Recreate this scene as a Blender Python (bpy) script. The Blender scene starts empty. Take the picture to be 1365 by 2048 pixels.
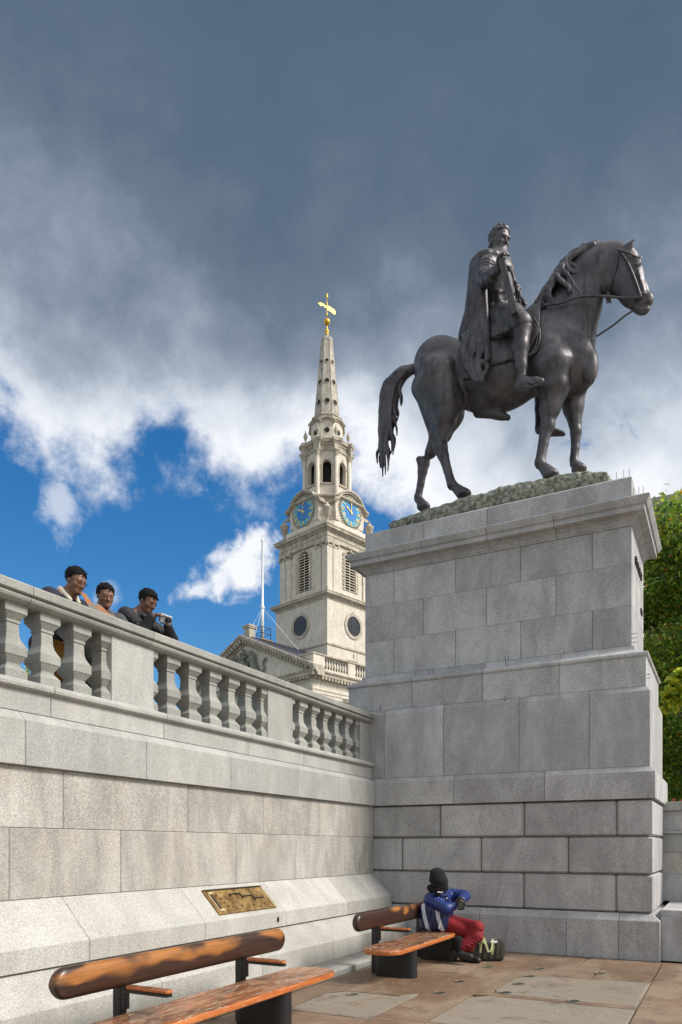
import bpy, math, random
import numpy as np
from mathutils import Matrix, Vector
R = math.radians
random.seed(7); np.random.seed(7)
sc = bpy.context.scene
COL = sc.collection

# ------------------------------------------------------------------ camera, sky, sun, exposure
TH = R(27.76); F = 1468.0; CX, YH, EYE = 682.5, 1694.0, 1.55
cs, sn = math.cos(TH), math.sin(TH)
cam = bpy.data.objects.new('camera', bpy.data.cameras.new('camera')); COL.objects.link(cam)
cam.location = (0, 0, EYE); cam.rotation_euler = (R(90), 0, TH)
cam.data.sensor_fit = 'HORIZONTAL'; cam.data.sensor_width = 24.0
cam.data.lens = 24.0 * F / 1365.0; cam.data.shift_y = (YH - 1024) / 1365.0
cam.data.clip_start = 0.05; cam.data.clip_end = 3000
sc.camera = cam
vs = sc.view_settings
vs.view_transform = 'Standard'; vs.look = 'None'; vs.gamma = 1.0; vs.use_curve_mapping = False
vs.exposure = 0.86
CLK = (0.58, 0.58, 0.58)      # cloud radiance for that exposure
sc.cycles.max_bounces = 6; sc.cycles.diffuse_bounces = 4; sc.cycles.use_denoising = True

SUN_DIR = Vector((0.88, 0.20, 0.84)).normalized()     # towards the sun
sun = bpy.data.objects.new('sun', bpy.data.lights.new('sun', 'SUN')); COL.objects.link(sun)
sun.rotation_euler = SUN_DIR.to_track_quat('Z', 'Y').to_euler()
sun.data.energy = 2.7; sun.data.angle = R(18); sun.data.color = (1.0, 0.955, 0.89)

def azel(px, py):
    a = (px - CX) / F
    return math.atan(a), math.atan((YH - py) / F / math.sqrt(1 + a * a))

class NT:
    """tiny node-tree writer"""
    def __init__(s, tree): s.t = tree; s.t.nodes.clear(); s.x = 0
    def n(s, typ, **kw):
        nd = s.t.nodes.new(typ); s.x += 40; nd.location = (s.x, 0)
        ins = kw.pop('ins', {})
        for k, v in kw.items(): setattr(nd, k, v)
        for k, v in ins.items(): s.put(nd.inputs[k], v)
        return nd
    def put(s, sock, v):
        if isinstance(v, bpy.types.NodeSocket): s.t.links.new(v, sock)
        elif isinstance(v, bpy.types.Node): s.t.links.new(v.outputs[0], sock)
        else: sock.default_value = v
    def m(s, op, a, b=0.0, c=None, clamp=False):
        nd = s.n('ShaderNodeMath', operation=op, use_clamp=clamp)
        s.put(nd.inputs[0], a); s.put(nd.inputs[1], b)
        if c is not None: s.put(nd.inputs[2], c)
        return nd.outputs[0]
    def v(s, op, a, b=None):
        nd = s.n('ShaderNodeVectorMath', operation=op); s.put(nd.inputs[0], a)
        if b is not None: s.put(nd.inputs[1], b)
        return nd.outputs[1] if op in ('DOT_PRODUCT', 'LENGTH') else nd.outputs[0]
    def noise(s, vec, scale, detail=4, rough=0.55, dist=0.0, col=False):
        nd = s.n('ShaderNodeTexNoise', ins={'Scale': scale, 'Detail': detail, 'Roughness': rough, 'Distortion': dist})
        s.put(nd.inputs['Vector'], vec)
        return nd.outputs['Color'] if col else nd.outputs['Fac']
    def mix(s, fac, a, b, typ='MIX'):
        nd = s.n('ShaderNodeMix', data_type='RGBA', blend_type=typ)
        s.put(nd.inputs[0], fac); s.put(nd.inputs[6], a); s.put(nd.inputs[7], b)
        return nd.outputs[2]
    def ss(s, x, lo, hi, a=0.0, b=1.0):
        nd = s.n('ShaderNodeMapRange', interpolation_type='SMOOTHSTEP', ins={'From Min': lo, 'From Max': hi, 'To Min': a, 'To Max': b})
        s.put(nd.inputs[0], x); return nd.outputs[0]
    def ramp(s, x, stops, interp='LINEAR'):
        nd = s.n('ShaderNodeValToRGB'); cr = nd.color_ramp; cr.interpolation = interp
        while len(cr.elements) < len(stops): cr.elements.new(0.5)
        for e, (p, c) in zip(cr.elements, stops):
            e.position = p; e.color = (c, c, c, 1) if isinstance(c, (int, float)) else (*c, 1)
        s.put(nd.inputs[0], x); return nd.outputs[0]

def build_world():
    w = bpy.data.worlds.new('World'); sc.world = w; w.use_nodes = True
    n = NT(w.node_tree)
    tc = n.n('ShaderNodeTexCoord').outputs['Generated']
    sky = n.n('ShaderNodeTexSky', sky_type='NISHITA', sun_disc=False, air_density=1.0, dust_density=0.3, ozone_density=3.0)
    el = math.asin(SUN_DIR.z); sky.sun_elevation = el; sky.sun_rotation = math.atan2(SUN_DIR.x, SUN_DIR.y)
    blue = n.mix(1.0, sky.outputs[0], (0.10, 0.10, 0.10, 1), 'MULTIPLY')
    hs = n.n('ShaderNodeHueSaturation', ins={'Hue': 0.50, 'Saturation': 1.36, 'Value': 0.76}); n.put(hs.inputs['Color'], blue)
    # direction in the cloud bank's own frame (+Y towards the church)
    mp = n.n('ShaderNodeMapping', vector_type='VECTOR', ins={'Rotation': (0, 0, -TH)}); n.put(mp.inputs[0], tc)
    sp = n.n('ShaderNodeSeparateXYZ'); n.put(sp.inputs[0], mp.outputs[0])
    az = n.m('ARCTAN2', sp.outputs[0], sp.outputs[1]); ele = n.m('ARCSINE', sp.outputs[2])
    v = mp.outputs[0]
    big = n.noise(v, 3.2, 6, 0.6, 0.3); med = n.noise(v, 10.0, 8, 0.62, 0.1); fine = n.noise(v, 26.0, 8, 0.7, 0.2)
    # lower edge of the cloud bank, as elevation over azimuth
    azn = n.m('MULTIPLY_ADD', az, 1 / (2 * math.pi), 0.5)
    P = [(-700, 1040), (-300, 900), (0, 800), (50, 850), (130, 960), (210, 950), (270, 890), (370, 870), (430, 930), (520, 1000), (590, 960), (700, 935), (800, 1000), (900, 1200), (1500, 1600)]
    stops = [(0.0, 0.15), (0.2, 0.30)]
    for px, py in P:
        a, e = azel(px, py); stops.append((a / (2 * math.pi) + 0.5, e))
    stops += [(0.78, 0.10), (0.9, 0.25), (1.0, 0.15)]
    bnd = n.ramp(azn, stops, 'LINEAR')
    e1 = n.m('ADD', ele, n.m('MULTIPLY', n.m('SUBTRACT', med, 0.5), 0.24))
    e1 = n.m('ADD', e1, n.m('MULTIPLY', n.m('SUBTRACT', fine, 0.5), 0.045))
    cov = n.ss(n.m('SUBTRACT', e1, bnd), -0.030, 0.045)
    def blob(px, py, rx, ry, rot=0.0, amp=1.0):
        a, e = azel(px, py); da = n.m('SUBTRACT', az, a); de = n.m('SUBTRACT', ele, e)
        c, s_ = math.cos(rot), math.sin(rot)
        x = n.m('ADD', n.m('MULTIPLY', da, c / rx), n.m('MULTIPLY', de, s_ / rx))
        y = n.m('ADD', n.m('MULTIPLY', da, -s_ / ry), n.m('MULTIPLY', de, c / ry))
        d = n.m('SQRT', n.m('ADD', n.m('MULTIPLY', x, x), n.m('MULTIPLY', y, y)))
        d = n.m('ADD', d, n.m('MULTIPLY', n.m('SUBTRACT', n.noise(v, 30.0, 7, 0.62, 0.3), 0.5), 2.6))
        return n.m('MULTIPLY', n.ss(d, 1.25, 0.25), amp)
    for b in [(475, 1140, 0.058, 0.030, 0.42), (515, 1090, 0.035, 0.024, 0.3), (395, 1180, 0.040, 0.012, 0.35, 0.85), (118, 1010, 0.022, 0.035, 0.2, 0.55), (215, 1190, 0.020, 0.014, 0.5, 0.5),
              (-500, 1250, .16, .06, .1), (1900, 1300, .3, .1, .1)]:
        cov = n.m('MAXIMUM', cov, blob(*b))
    # small ragged gaps in the bank
    gap = n.m('MULTIPLY', n.ss(n.noise(v, 7.0, 8, 0.66, 0.4), 0.57, 0.66), n.ss(ele, 0.53, 0.46))
    gap = n.m('MULTIPLY', gap, n.ss(az, -0.12, -0.02))
    cov = n.m('MULTIPLY', cov, n.m('SUBTRACT', 1.0, n.m('MULTIPLY', gap, 0.7)))
    # cloud tone: white torn edges low down, slate-blue deck above; brighter broken cloud behind the viewer
    t = n.m('ADD', ele, n.m('MULTIPLY', n.m('SUBTRACT', n.noise(v, 2.6, 4, 0.5, 0.2), 0.5), 0.30))
    t = n.m('ADD', t, n.m('MULTIPLY', n.m('SUBTRACT', n.noise(v, 8.5, 7, 0.60, 0.15), 0.5), 0.27))
    t = n.m('ADD', t, n.ss(az, 0.06, 0.36, 0.0, 0.035))
    t = n.m('SUBTRACT', t, n.ss(n.m('ABSOLUTE', az), 0.9, 2.6, 0.0, 0.24))
    t = n.m('SUBTRACT', t, n.m('MULTIPLY', n.ss(n.m('SUBTRACT', e1, bnd), 0.16, 0.0), 0.085))     # thin lit edges
    cl = n.ramp(t, [(0.0, (0.90, 0.92, 0.96)), (0.42, (0.90, 0.92, 0.96)), (0.49, (0.66, 0.71, 0.79)), (0.56, (0.38, 0.44, 0.53)), (0.62, (0.245, 0.30, 0.38)),
                    (0.68, (0.150, 0.198, 0.27)), (0.76, (0.104, 0.150, 0.222)), (0.86, (0.088, 0.134, 0.204)), (1.0, (0.092, 0.138, 0.210))], 'LINEAR')
    # overhead, out of view, the deck thins to an even pale grey
    cl = n.mix(n.ss(ele, 0.90, 1.20, 0.0, 0.9), cl, (1.05, 1.08, 1.14, 1))
    cl = n.mix(1.0, cl, CLK + (1,), 'MULTIPLY')
    skyc = n.mix(cov, hs.outputs[0], cl)
    bg = n.n('ShaderNodeBackground', ins={'Strength': 1.0}); n.put(bg.inputs[0], skyc)
    out = n.n('ShaderNodeOutputWorld'); n.put(out.inputs[0], bg.outputs[0])
build_world()

# ------------------------------------------------------------------ helpers
WM = {}
def wm(o): return WM.get(o.name, Matrix.Identity(4))
def tag(o, label=None, cat=None, group=None, kind=None):
    if label: o['label'] = label
    if cat: o['category'] = cat
    if group: o['group'] = group
    if kind: o['kind'] = kind
    return o
def empty(name, loc, label=None, cat=None, group=None, parent=None):
    o = bpy.data.objects.new(name, None); COL.objects.link(o); o.location = loc
    o.empty_display_size = 0.2
    WM[o.name] = Matrix.Translation(loc)
    return tag(o, label, cat, group)
def setparent(o, p):
    if p is not None:
        o.parent = p; o.matrix_parent_inverse = wm(p).inverted()
def add(name, verts, faces, mat, parent=None, smooth=False, xf=None, mats=None, fmat=None):
    V = np.array(verts, dtype=float).reshape(-1, 3)
    if xf is not None:
        A = np.array(xf); V = V @ A[:3, :3].T + A[:3, 3]
    org = np.array([(V[:, 0].min() + V[:, 0].max()) / 2, (V[:, 1].min() + V[:, 1].max()) / 2, V[:, 2].min()])
    me = bpy.data.meshes.new(name)
    V = V - org
    if isinstance(faces, np.ndarray) and faces.ndim == 2:
        k = faces.shape[1]
        me.vertices.add(len(V)); me.vertices.foreach_set('co', V.ravel())
        me.loops.add(faces.size); me.loops.foreach_set('vertex_index', faces.ravel().astype(np.int32))
        me.polygons.add(len(faces)); me.polygons.foreach_set('loop_start', np.arange(0, faces.size, k, dtype=np.int32))
        me.polygons.foreach_set('loop_total', np.full(len(faces), k, dtype=np.int32))
        me.update(calc_edges=True)
    else:
        me.from_pydata([tuple(v) for v in V], [], [tuple(f) for f in faces])
    for m_ in (mats or [mat]): me.materials.append(m_)
    if fmat is not None: me.polygons.foreach_set('material_index', np.array(fmat, dtype=np.int32))
    if smooth: me.polygons.foreach_set('use_smooth', [True] * len(me.polygons))
    me.update()
    o = bpy.data.objects.new(name, me); COL.objects.link(o); o.location = org
    WM[o.name] = Matrix.Translation(org)
    setparent(o, parent)
    return o
def copy_tree(o, delta, parent=None):
    c = o.copy(); COL.objects.link(c)
    if parent is None:
        c.location = Vector(o.location) + Vector(delta); WM[c.name] = Matrix.Translation(c.location) @ wm(o).to_3x3().to_4x4()
    else:
        c.parent = parent
    for ch in list(o.children): copy_tree(ch, delta, c)
    return c
class MB:
    """collects shapes for one mesh"""
    def __init__(s): s.v = []; s.f = []
    def put(s, v, f):
        b = len(s.v); s.v += [tuple(p) for p in v]; s.f += [tuple(i + b for i in q) for q in f]; return s
    def box(s, x0, x1, y0, y1, z0, z1, c=0.0):
        if c <= 0:
            v = [(x, y, z) for z in (z0, z1) for x, y in ((x0, y0), (x1, y0), (x1, y1), (x0, y1))]
            return s.put(v, [(3, 2, 1, 0), (4, 5, 6, 7), (0, 1, 5, 4), (1, 2, 6, 5), (2, 3, 7, 6), (3, 0, 4, 7)])
        return s.loft([octo(x0 + d, x1 - d, y0 + d, y1 - d, c, z) for d, z in ((c, z0), (0, z0 + c), (0, z1 - c), (c, z1))])
    def loft(s, rings, cap=True, closed=False):
        n = len(rings[0]); v = [p for r in rings for p in r]; f = []
        for i in range(len(rings) - 1 + (1 if closed else 0)):
            a, b = i * n, ((i + 1) % len(rings)) * n
            for j in range(n): f.append((a + j, a + (j + 1) % n, b + (j + 1) % n, b + j))
        if cap and not closed: f += [tuple(range(n - 1, -1, -1)), tuple((len(rings) - 1) * n + j for j in range(n))]
        return s.put(v, f)
    def lathe(s, prof, cx=0, cy=0, n=12, ph=0.0, cap=True):
        return s.loft([[(cx + r * math.cos(ph + 2 * math.pi * j / n), cy + r * math.sin(ph + 2 * math.pi * j / n), z) for j in range(n)] for r, z in prof], cap)
    def tube(s, pts, r, n=6):
        pts = [Vector(p) for p in pts]; rings = []
        rr = r if isinstance(r, (list, tuple)) else [r] * len(pts)
        up = Vector((0, 0, 1))
        for i, p in enumerate(pts):
            d = (pts[min(i + 1, len(pts) - 1)] - pts[max(i - 1, 0)]).normalized()
            a = d.cross(up)
            if a.length < 1e-3: a = d.cross(Vector((1, 0, 0)))
            a.normalize(); b = d.cross(a)
            rings.append([tuple(p + rr[i] * (math.cos(2 * math.pi * j / n) * a + math.sin(2 * math.pi * j / n) * b)) for j in range(n)])
        return s.loft(rings)
    def build(s, name, mat, parent=None, smooth=False, xf=None):
        return add(name, s.v, s.f, mat, parent, smooth, xf)
def octo(x0, x1, y0, y1, c, z, cc=None):
    q = cc or (c, c, c, c)   # corner cuts: (x0y0, x1y0, x1y1, x0y1)
    return [(x0 + q[0], y0, z), (x1 - q[1], y0, z), (x1, y0 + q[1], z), (x1, y1 - q[2], z), (x1 - q[2], y1, z), (x0 + q[3], y1, z), (x0, y1 - q[3], z), (x0, y0 + q[0], z)]

# ------------------------------------------------------------------ materials
def newmat(name):
    m_ = bpy.data.materials.new(name); m_.use_nodes = True
    n = NT(m_.node_tree); b = n.n('ShaderNodeBsdfPrincipled'); o = n.n('ShaderNodeOutputMaterial'); n.put(o.inputs[0], b.outputs[0])
    return m_, n, b
def bump(n, b, h, st, dist=0.01):
    bp = n.n('ShaderNodeBump', ins={'Strength': st, 'Distance': dist}); n.put(bp.inputs['Height'], h); n.put(b.inputs['Normal'], bp.outputs[0])
def plain(name, col, rough=0.7, metal=0.0, var=0.15, scale=8.0, bmp=0.1, coat=0.0):
    m_, n, b = newmat(name)
    g = n.n('ShaderNodeNewGeometry').outputs['Position']
    k = n.noise(g, scale, 5, 0.6)
    c = n.mix(k, tuple(x * (1 - var) for x in col) + (1,), tuple(min(1, x * (1 + var)) for x in col) + (1,))
    n.put(b.inputs['Base Color'], c); b.inputs['Roughness'].default_value = rough; b.inputs['Metallic'].default_value = metal
    if coat: b.inputs['Coat Weight'].default_value = coat; b.inputs['Coat Roughness'].default_value = 0.2
    if bmp: bump(n, b, n.noise(g, scale * 4, 4, 0.6), bmp)
    return m_
def granite(name, base, warm, grain=150.0, speck=0.5, stain=0.35, rnd=0.10, green=0.0):
    """speckled granite: tone differs stone by stone, fine dark and light grains, vertical rain stains, lichen"""
    m_, n, b = newmat(name)
    g = n.n('ShaderNodeNewGeometry').outputs['Position']
    oi = n.n('ShaderNodeObjectInfo').outputs['Random']
    off = n.n('ShaderNodeCombineXYZ'); n.put(off.inputs[0], n.m('MULTIPLY', oi, 13.7)); n.put(off.inputs[2], n.m('MULTIPLY', oi, 7.1))
    p = n.v('ADD', g, off.outputs[0])
    cl = n.noise(p, 1.3, 5, 0.6, 0.4)
    c = n.mix(n.ss(cl, 0.3, 0.7), base + (1,), warm + (1,))
    val = n.m('ADD', 1 - rnd, n.m('MULTIPLY', oi, 2 * rnd))
    sc_ = n.v('MULTIPLY', p, (1.0, 1.0, 0.38)); st = n.noise(sc_, 2.6, 8, 0.68, 0.5)
    val = n.m('MULTIPLY', val, n.ss(st, 0.32, 0.72, 1 - stain * 0.55, 1 + stain * 0.28))
    gr = n.noise(p, grain, 2, 0.75)
    val = n.m('MULTIPLY', val, n.ss(gr, 0.32, 0.68, 1 - speck * 0.62, 1 + speck * 0.45))
    gr2 = n.noise(p, grain * 0.42, 3, 0.7)
    val = n.m('MULTIPLY', val, n.ss(gr2, 0.3, 0.7, 1 - speck * 0.20, 1 + speck * 0.18))
    # scattered run-off streaks and sooty smears of their own shape
    stk = n.ss(n.noise(n.v('MULTIPLY', p, (9.0, 9.0, 0.55)), 1.0, 6, 0.7, 0.6), 0.60, 0.74)
    pat = n.ss(n.noise(p, 0.9, 4, 0.6), 0.50, 0.62)
    val = n.m('MULTIPLY', val, n.m('SUBTRACT', 1.0, n.m('MULTIPLY', n.m('MULTIPLY', stk, pat), stain)))
    vo = n.n('ShaderNodeTexVoronoi', ins={'Scale': 1.9, 'Randomness': 1.0}); n.put(vo.inputs['Vector'], n.v('ADD', p, n.v('SCALE', n.noise(p, 20, 3, 0.6, col=True))))
    pit = n.ss(vo.outputs['Distance'], 0.020, 0.034, 0.22, 1.0)
    val = n.m('MULTIPLY', val, pit)
    gv = n.n('ShaderNodeCombineColor'); [n.put(gv.inputs[i], val) for i in range(3)]
    c = n.mix(1.0, c, gv.outputs[0], 'MULTIPLY')
    n.put(b.inputs['Base Color'], c); b.inputs['Roughness'].default_value = 0.78; b.inputs['Specular IOR Level'].default_value = 0.3
    hh = n.m('ADD', n.m('MULTIPLY', gr, 0.5), n.m('MULTIPLY', n.noise(p, 40, 4, 0.65), 0.8))
    bump(n, b, hh, 0.28, 0.006)
    return m_
M = {}
M['ped'] = granite('grey_granite', (0.445, 0.435, 0.425), (0.42, 0.405, 0.40), speck=0.68, stain=0.45)
M['wall_up'] = granite('pale_green_grey_granite', (0.40, 0.395, 0.37), (0.385, 0.372, 0.345), speck=0.5, stain=0.30)
M['wall'] = granite('warm_beige_granite', (0.445, 0.42, 0.38), (0.415, 0.38, 0.335), grain=110, speck=0.62, stain=0.5, rnd=0.09)
M['plinth'] = granite('pale_beige_granite', (0.445, 0.43, 0.395), (0.425, 0.405, 0.365), grain=120, speck=0.55, stain=0.25)
M['bal'] = granite('grey_baluster_granite', (0.33, 0.325, 0.295), (0.30, 0.295, 0.27), speck=0.5, stain=0.3)
M['mortar'] = plain('dark_mortar', (0.10, 0.09, 0.075), 0.95, var=0.3)
M['portland'] = granite('cream_portland_stone', (0.66, 0.60, 0.51), (0.60, 0.53, 0.445), grain=6, speck=0.10, stain=0.30, rnd=0.03)
M['portland_trim'] = granite('weathered_portland_trim', (0.56, 0.49, 0.39), (0.40, 0.36, 0.29), grain=6, speck=0.12, stain=0.6, rnd=0.05)
M['spire'] = granite('grey_spire_stone', (0.52, 0.475, 0.405), (0.43, 0.385, 0.32), grain=5, speck=0.1, stain=0.7, rnd=0.03)
M['lead'] = plain('dull_lead_sheet', (0.10, 0.105, 0.125), 0.55, 0.3, scale=2)
M['dark'] = plain('dark_interior', (0.012, 0.012, 0.014), 0.9, bmp=0)
M['glass'] = plain('dark_leaded_glass', (0.035, 0.04, 0.048), 0.25, 0.0, var=0.5, scale=3)
M['iron'] = plain('black_painted_steel', (0.012, 0.012, 0.013), 0.42, 0.0, var=0.4, scale=6, bmp=0.05)
M['gold'] = plain('gilded_metal', (0.70, 0.42, 0.06), 0.40, 0.7, scale=4)
M['gilt'] = plain('gold_leaf_paint', (0.72, 0.56, 0.22), 0.5, 0.2)
M['blue'] = plain('clock_blue_enamel', (0.03, 0.33, 0.54), 0.45)
M['blue2'] = plain('clock_centre_blue', (0.010, 0.17, 0.48), 0.45)
M['white'] = plain('white_paint', (0.78, 0.78, 0.78), 0.5)
M['verdi'] = plain('green_grey_relief_stone', (0.20, 0.21, 0.165), 0.85, var=0.35)
M['copper'] = plain('green_stained_copper_strip', (0.16, 0.25, 0.20), 0.7)
def bronze_mat():
    m_, n, b = newmat('dark_statue_bronze')
    g = n.n('ShaderNodeNewGeometry'); p = g.outputs['Position']
    k = n.noise(p, 3.0, 6, 0.65); k2 = n.noise(n.v('MULTIPLY', p, (1, 1, .3)), 9.0, 5, 0.6)
    c = n.mix(n.ss(k, 0.35, 0.68), (0.058, 0.052, 0.057, 1), (0.115, 0.105, 0.112, 1))
    c = n.mix(n.ss(k2, 0.55, 0.75, 0, 0.5), c, (0.17, 0.165, 0.178, 1))
    n.put(b.inputs['Base Color'], c); b.inputs['Metallic'].default_value = 0.5
    n.put(b.inputs['Roughness'], n.ss(k, 0.3, 0.7, 0.40, 0.58)); b.inputs['Specular IOR Level'].default_value = 0.5
    sk = n.ss(n.noise(n.v('MULTIPLY', p, (10, 10, 1.1)), 1.0, 6, 0.7, 0.4), 0.52, 0.68, 0, 0.65)
    c = n.mix(sk, c, (0.018, 0.020, 0.020, 1)); n.put(b.inputs['Base Color'], c)
    bump(n, b, n.m('ADD', n.noise(p, 60, 4, 0.6), n.m('MULTIPLY', n.noise(p, 12, 3, 0.6), 1.5)), 0.10, 0.008)
    return m_
M['bronze'] = bronze_mat()
def rock_mat():
    m_, n, b = newmat('lichened_bronze_ground')
    p = n.n('ShaderNodeNewGeometry').outputs['Position']
    k = n.noise(p, 14, 6, 0.7)
    c = n.mix(n.ss(k, 0.38, 0.62), (0.11, 0.115, 0.085, 1), (0.36, 0.36, 0.29, 1))
    n.put(b.inputs['Base Color'], c); b.inputs['Roughness'].default_value = 0.9; bump(n, b, k, 0.8, 0.03); return m_
M['rock'] = rock_mat()
def brass_mat():
    m_, n, b = newmat('worn_brass')
    p = n.n('ShaderNodeNewGeometry').outputs['Position']
    k = n.noise(p, 9, 6, 0.7)
    c = n.mix(n.ss(k, 0.3, 0.7), (0.16, 0.095, 0.035, 1), (0.40, 0.26, 0.10, 1))
    n.put(b.inputs['Base Color'], c); b.inputs['Metallic'].default_value = 0.6; n.put(b.inputs['Roughness'], n.ss(k, 0.3, 0.7, 0.35, 0.6)); return m_
M['brass'] = brass_mat()
M['brass_light'] = plain('bright_brass_edge', (0.75, 0.62, 0.36), 0.4, 0.5)
M['brass_dark'] = plain('blackened_brass', (0.03, 0.022, 0.012), 0.6, 0.3)
def wood_seat():
    m_, n, b = newmat('worn_orange_varnished_seat_wood')
    p = n.n('ShaderNodeNewGeometry').outputs['Position']
    st = n.v('MULTIPLY', p, (26.0, 2.0, 26.0)); k = n.noise(st, 1.0, 6, 0.65, 0.3)
    c = n.mix(n.ss(k, 0.35, 0.65), (0.14, 0.040, 0.010, 1), (0.40, 0.125, 0.030, 1))
    w1 = n.noise(n.v('MULTIPLY', p, (7.0, 1.7, 1.0)), 1.0, 8, 0.75, 0.6)
    nz = n.n('ShaderNodeSeparateXYZ'); n.put(nz.inputs[0], n.n('ShaderNodeNewGeometry').outputs['Normal'])
    top = n.ss(nz.outputs[2], 0.5, 0.9)
    dk = n.m('MULTIPLY', n.ss(w1, 0.46, 0.60), top)
    c = n.mix(n.m('MULTIPLY', dk, 0.8), c, (0.075, 0.038, 0.022, 1))
    w2 = n.noise(n.v('MULTIPLY', p, (19.0, 3.0, 6.0)), 1.6, 9, 0.8, 0.8)
    sc2 = n.m('MULTIPLY', n.ss(w2, 0.53, 0.58), n.ss(n.noise(p, 1.8, 3, 0.5), 0.38, 0.55))
    c = n.mix(n.m('MULTIPLY', sc2, 0.85), c, (0.42, 0.36, 0.26, 1))
    edge = n.m('SUBTRACT', 1.0, top)
    c = n.mix(n.m('MULTIPLY', edge, 0.75), c, n.mix(n.ss(k, 0.3, 0.7), (0.42, 0.10, 0.02, 1), (0.62, 0.19, 0.04, 1)))
    chip = n.m('MULTIPLY', n.ss(n.noise(n.v('MULTIPLY', p, (3, 1, 3)), 12.0, 6, 0.7), 0.60, 0.64), 0.8)
    c = n.mix(chip, c, (0.55, 0.42, 0.25, 1))
    n.put(b.inputs['Base Color'], c); n.put(b.inputs['Roughness'], n.ss(w1, 0.35, 0.65, 0.25, 0.6))
    b.inputs['Coat Weight'].default_value = 0.25; b.inputs['Coat Roughness'].default_value = 0.15
    bump(n, b, n.m('ADD', k, sc2), 0.25, 0.004); return m_
M['seat'] = wood_seat()
def wood_back():
    m_, n, b = newmat('polished_dark_backrest_wood')
    p = n.n('ShaderNodeNewGeometry').outputs['Position']
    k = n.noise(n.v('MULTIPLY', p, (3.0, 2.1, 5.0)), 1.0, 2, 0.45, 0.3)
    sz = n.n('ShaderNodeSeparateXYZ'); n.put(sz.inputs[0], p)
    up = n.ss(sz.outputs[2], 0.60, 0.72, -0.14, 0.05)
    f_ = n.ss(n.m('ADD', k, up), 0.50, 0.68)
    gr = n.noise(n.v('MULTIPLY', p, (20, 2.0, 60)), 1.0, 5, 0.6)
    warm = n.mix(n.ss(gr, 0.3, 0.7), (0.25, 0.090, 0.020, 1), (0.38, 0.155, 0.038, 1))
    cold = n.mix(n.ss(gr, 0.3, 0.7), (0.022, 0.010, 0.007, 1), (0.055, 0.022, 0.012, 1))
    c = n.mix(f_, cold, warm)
    n.put(b.inputs['Base Color'], c); b.inputs['Roughness'].default_value = 0.38
    b.inputs['Coat Weight'].default_value = 0.2; b.inputs['Coat Roughness'].default_value = 0.3; bump(n, b, gr, 0.08, 0.003); return m_
M['back'] = wood_back()
def paving(name, a, bcol, c2, amt):
    m_, n, b = newmat(name)
    p = n.n('ShaderNodeNewGeometry').outputs['Position']; oi = n.n('ShaderNodeObjectInfo').outputs['Random']
    s1 = n.noise(n.v('MULTIPLY', p, (1, 0.55, 1)), 1.3, 7, 0.65, 0.6); s2 = n.noise(n.v('MULTIPLY', p, (1.0, 3.0, 1)), 6, 7, 0.72, 0.5); fi = n.noise(p, 75, 4, 0.7)
    c = n.mix(n.ss(s2, 0.3, 0.7), a + (1,), bcol + (1,))
    c = n.mix(n.m('MULTIPLY', n.ss(s1, 0.42, 0.60), amt), c, c2 + (1,))
    dirt = n.ss(n.noise(p, 2.7, 9, 0.78, 0.8), 0.52, 0.66)
    c = n.mix(n.m('MULTIPLY', dirt, 0.7), c, (0.085, 0.058, 0.040, 1))
    v_ = n.m('MULTIPLY', n.ss(fi, 0.3, 0.7, 0.78, 1.2), n.m('ADD', 0.86, n.m('MULTIPLY', oi, 0.24)))
    sp = n.n('ShaderNodeTexVoronoi', ins={'Scale': 9.0}); n.put(sp.inputs['Vector'], p)
    v_ = n.m('MULTIPLY', v_, n.ss(sp.outputs['Distance'], 0.035, 0.06, 0.5, 1.0))
    gv = n.n('ShaderNodeCombineColor'); [n.put(gv.inputs[i], v_) for i in range(3)]
    c = n.mix(1.0, c, gv.outputs[0], 'MULTIPLY')
    n.put(b.inputs['Base Color'], c); n.put(b.inputs['Roughness'], n.ss(s1, 0.3, 0.7, 0.42, 0.75))
    bump(n, b, n.m('ADD', fi, n.m('MULTIPLY', s2, 2.0)), 0.2, 0.006); return m_
M['pave'] = paving('orange_brown_york_stone', (0.215, 0.130, 0.078), (0.150, 0.098, 0.066), (0.245, 0.185, 0.125), 0.8)
M['pave_grey'] = paving('pale_grey_paving', (0.27, 0.235, 0.185), (0.215, 0.19, 0.155), (0.22, 0.155, 0.105), 0.45)
M['pave_joint'] = plain('pale_paving_joint', (0.36, 0.30, 0.23), 0.9, var=0.35, scale=5)
M['asphalt'] = plain('grey_ground', (0.12, 0.115, 0.11), 0.9)
# ------------------------------------------------------------------ ground
def px2(px, py, z=None, X=None, Y=None):
    """survey: the point seen at a photo pixel on a level (z), a wall plane (X) or a front plane (Y)"""
    a = (px - CX) / F; u, v = -sn + a * cs, cs + a * sn
    D = X / u if X is not None else (Y / v if Y is not None else (EYE - z) * F / (py - YH))
    return Vector((D * u, D * v, EYE + (YH - py) / F * D))
g_ = MB(); g_.box(-4.06, 400, -200, 12.7, -0.6, -0.03); ground = g_.build('plaza_ground', M['pave_joint']); tag(ground, kind='structure')
t_ = MB(); t_.box(-600, -5.36, -200, 12.7, 0.2, 2.62); terr = t_.build('upper_terrace', M['asphalt']); tag(terr, kind='structure')
t_ = MB(); t_.box(-600, 400, 13.1, 900, 0.2, 2.02); t_.box(-600, 400, 13.1, 900, -0.6, 0.19); tag(t_.build('street', M['asphalt']), kind='structure')
pave = empty('plaza_paving', (0, 5, -0.03)); tag(pave, kind='structure')
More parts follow.
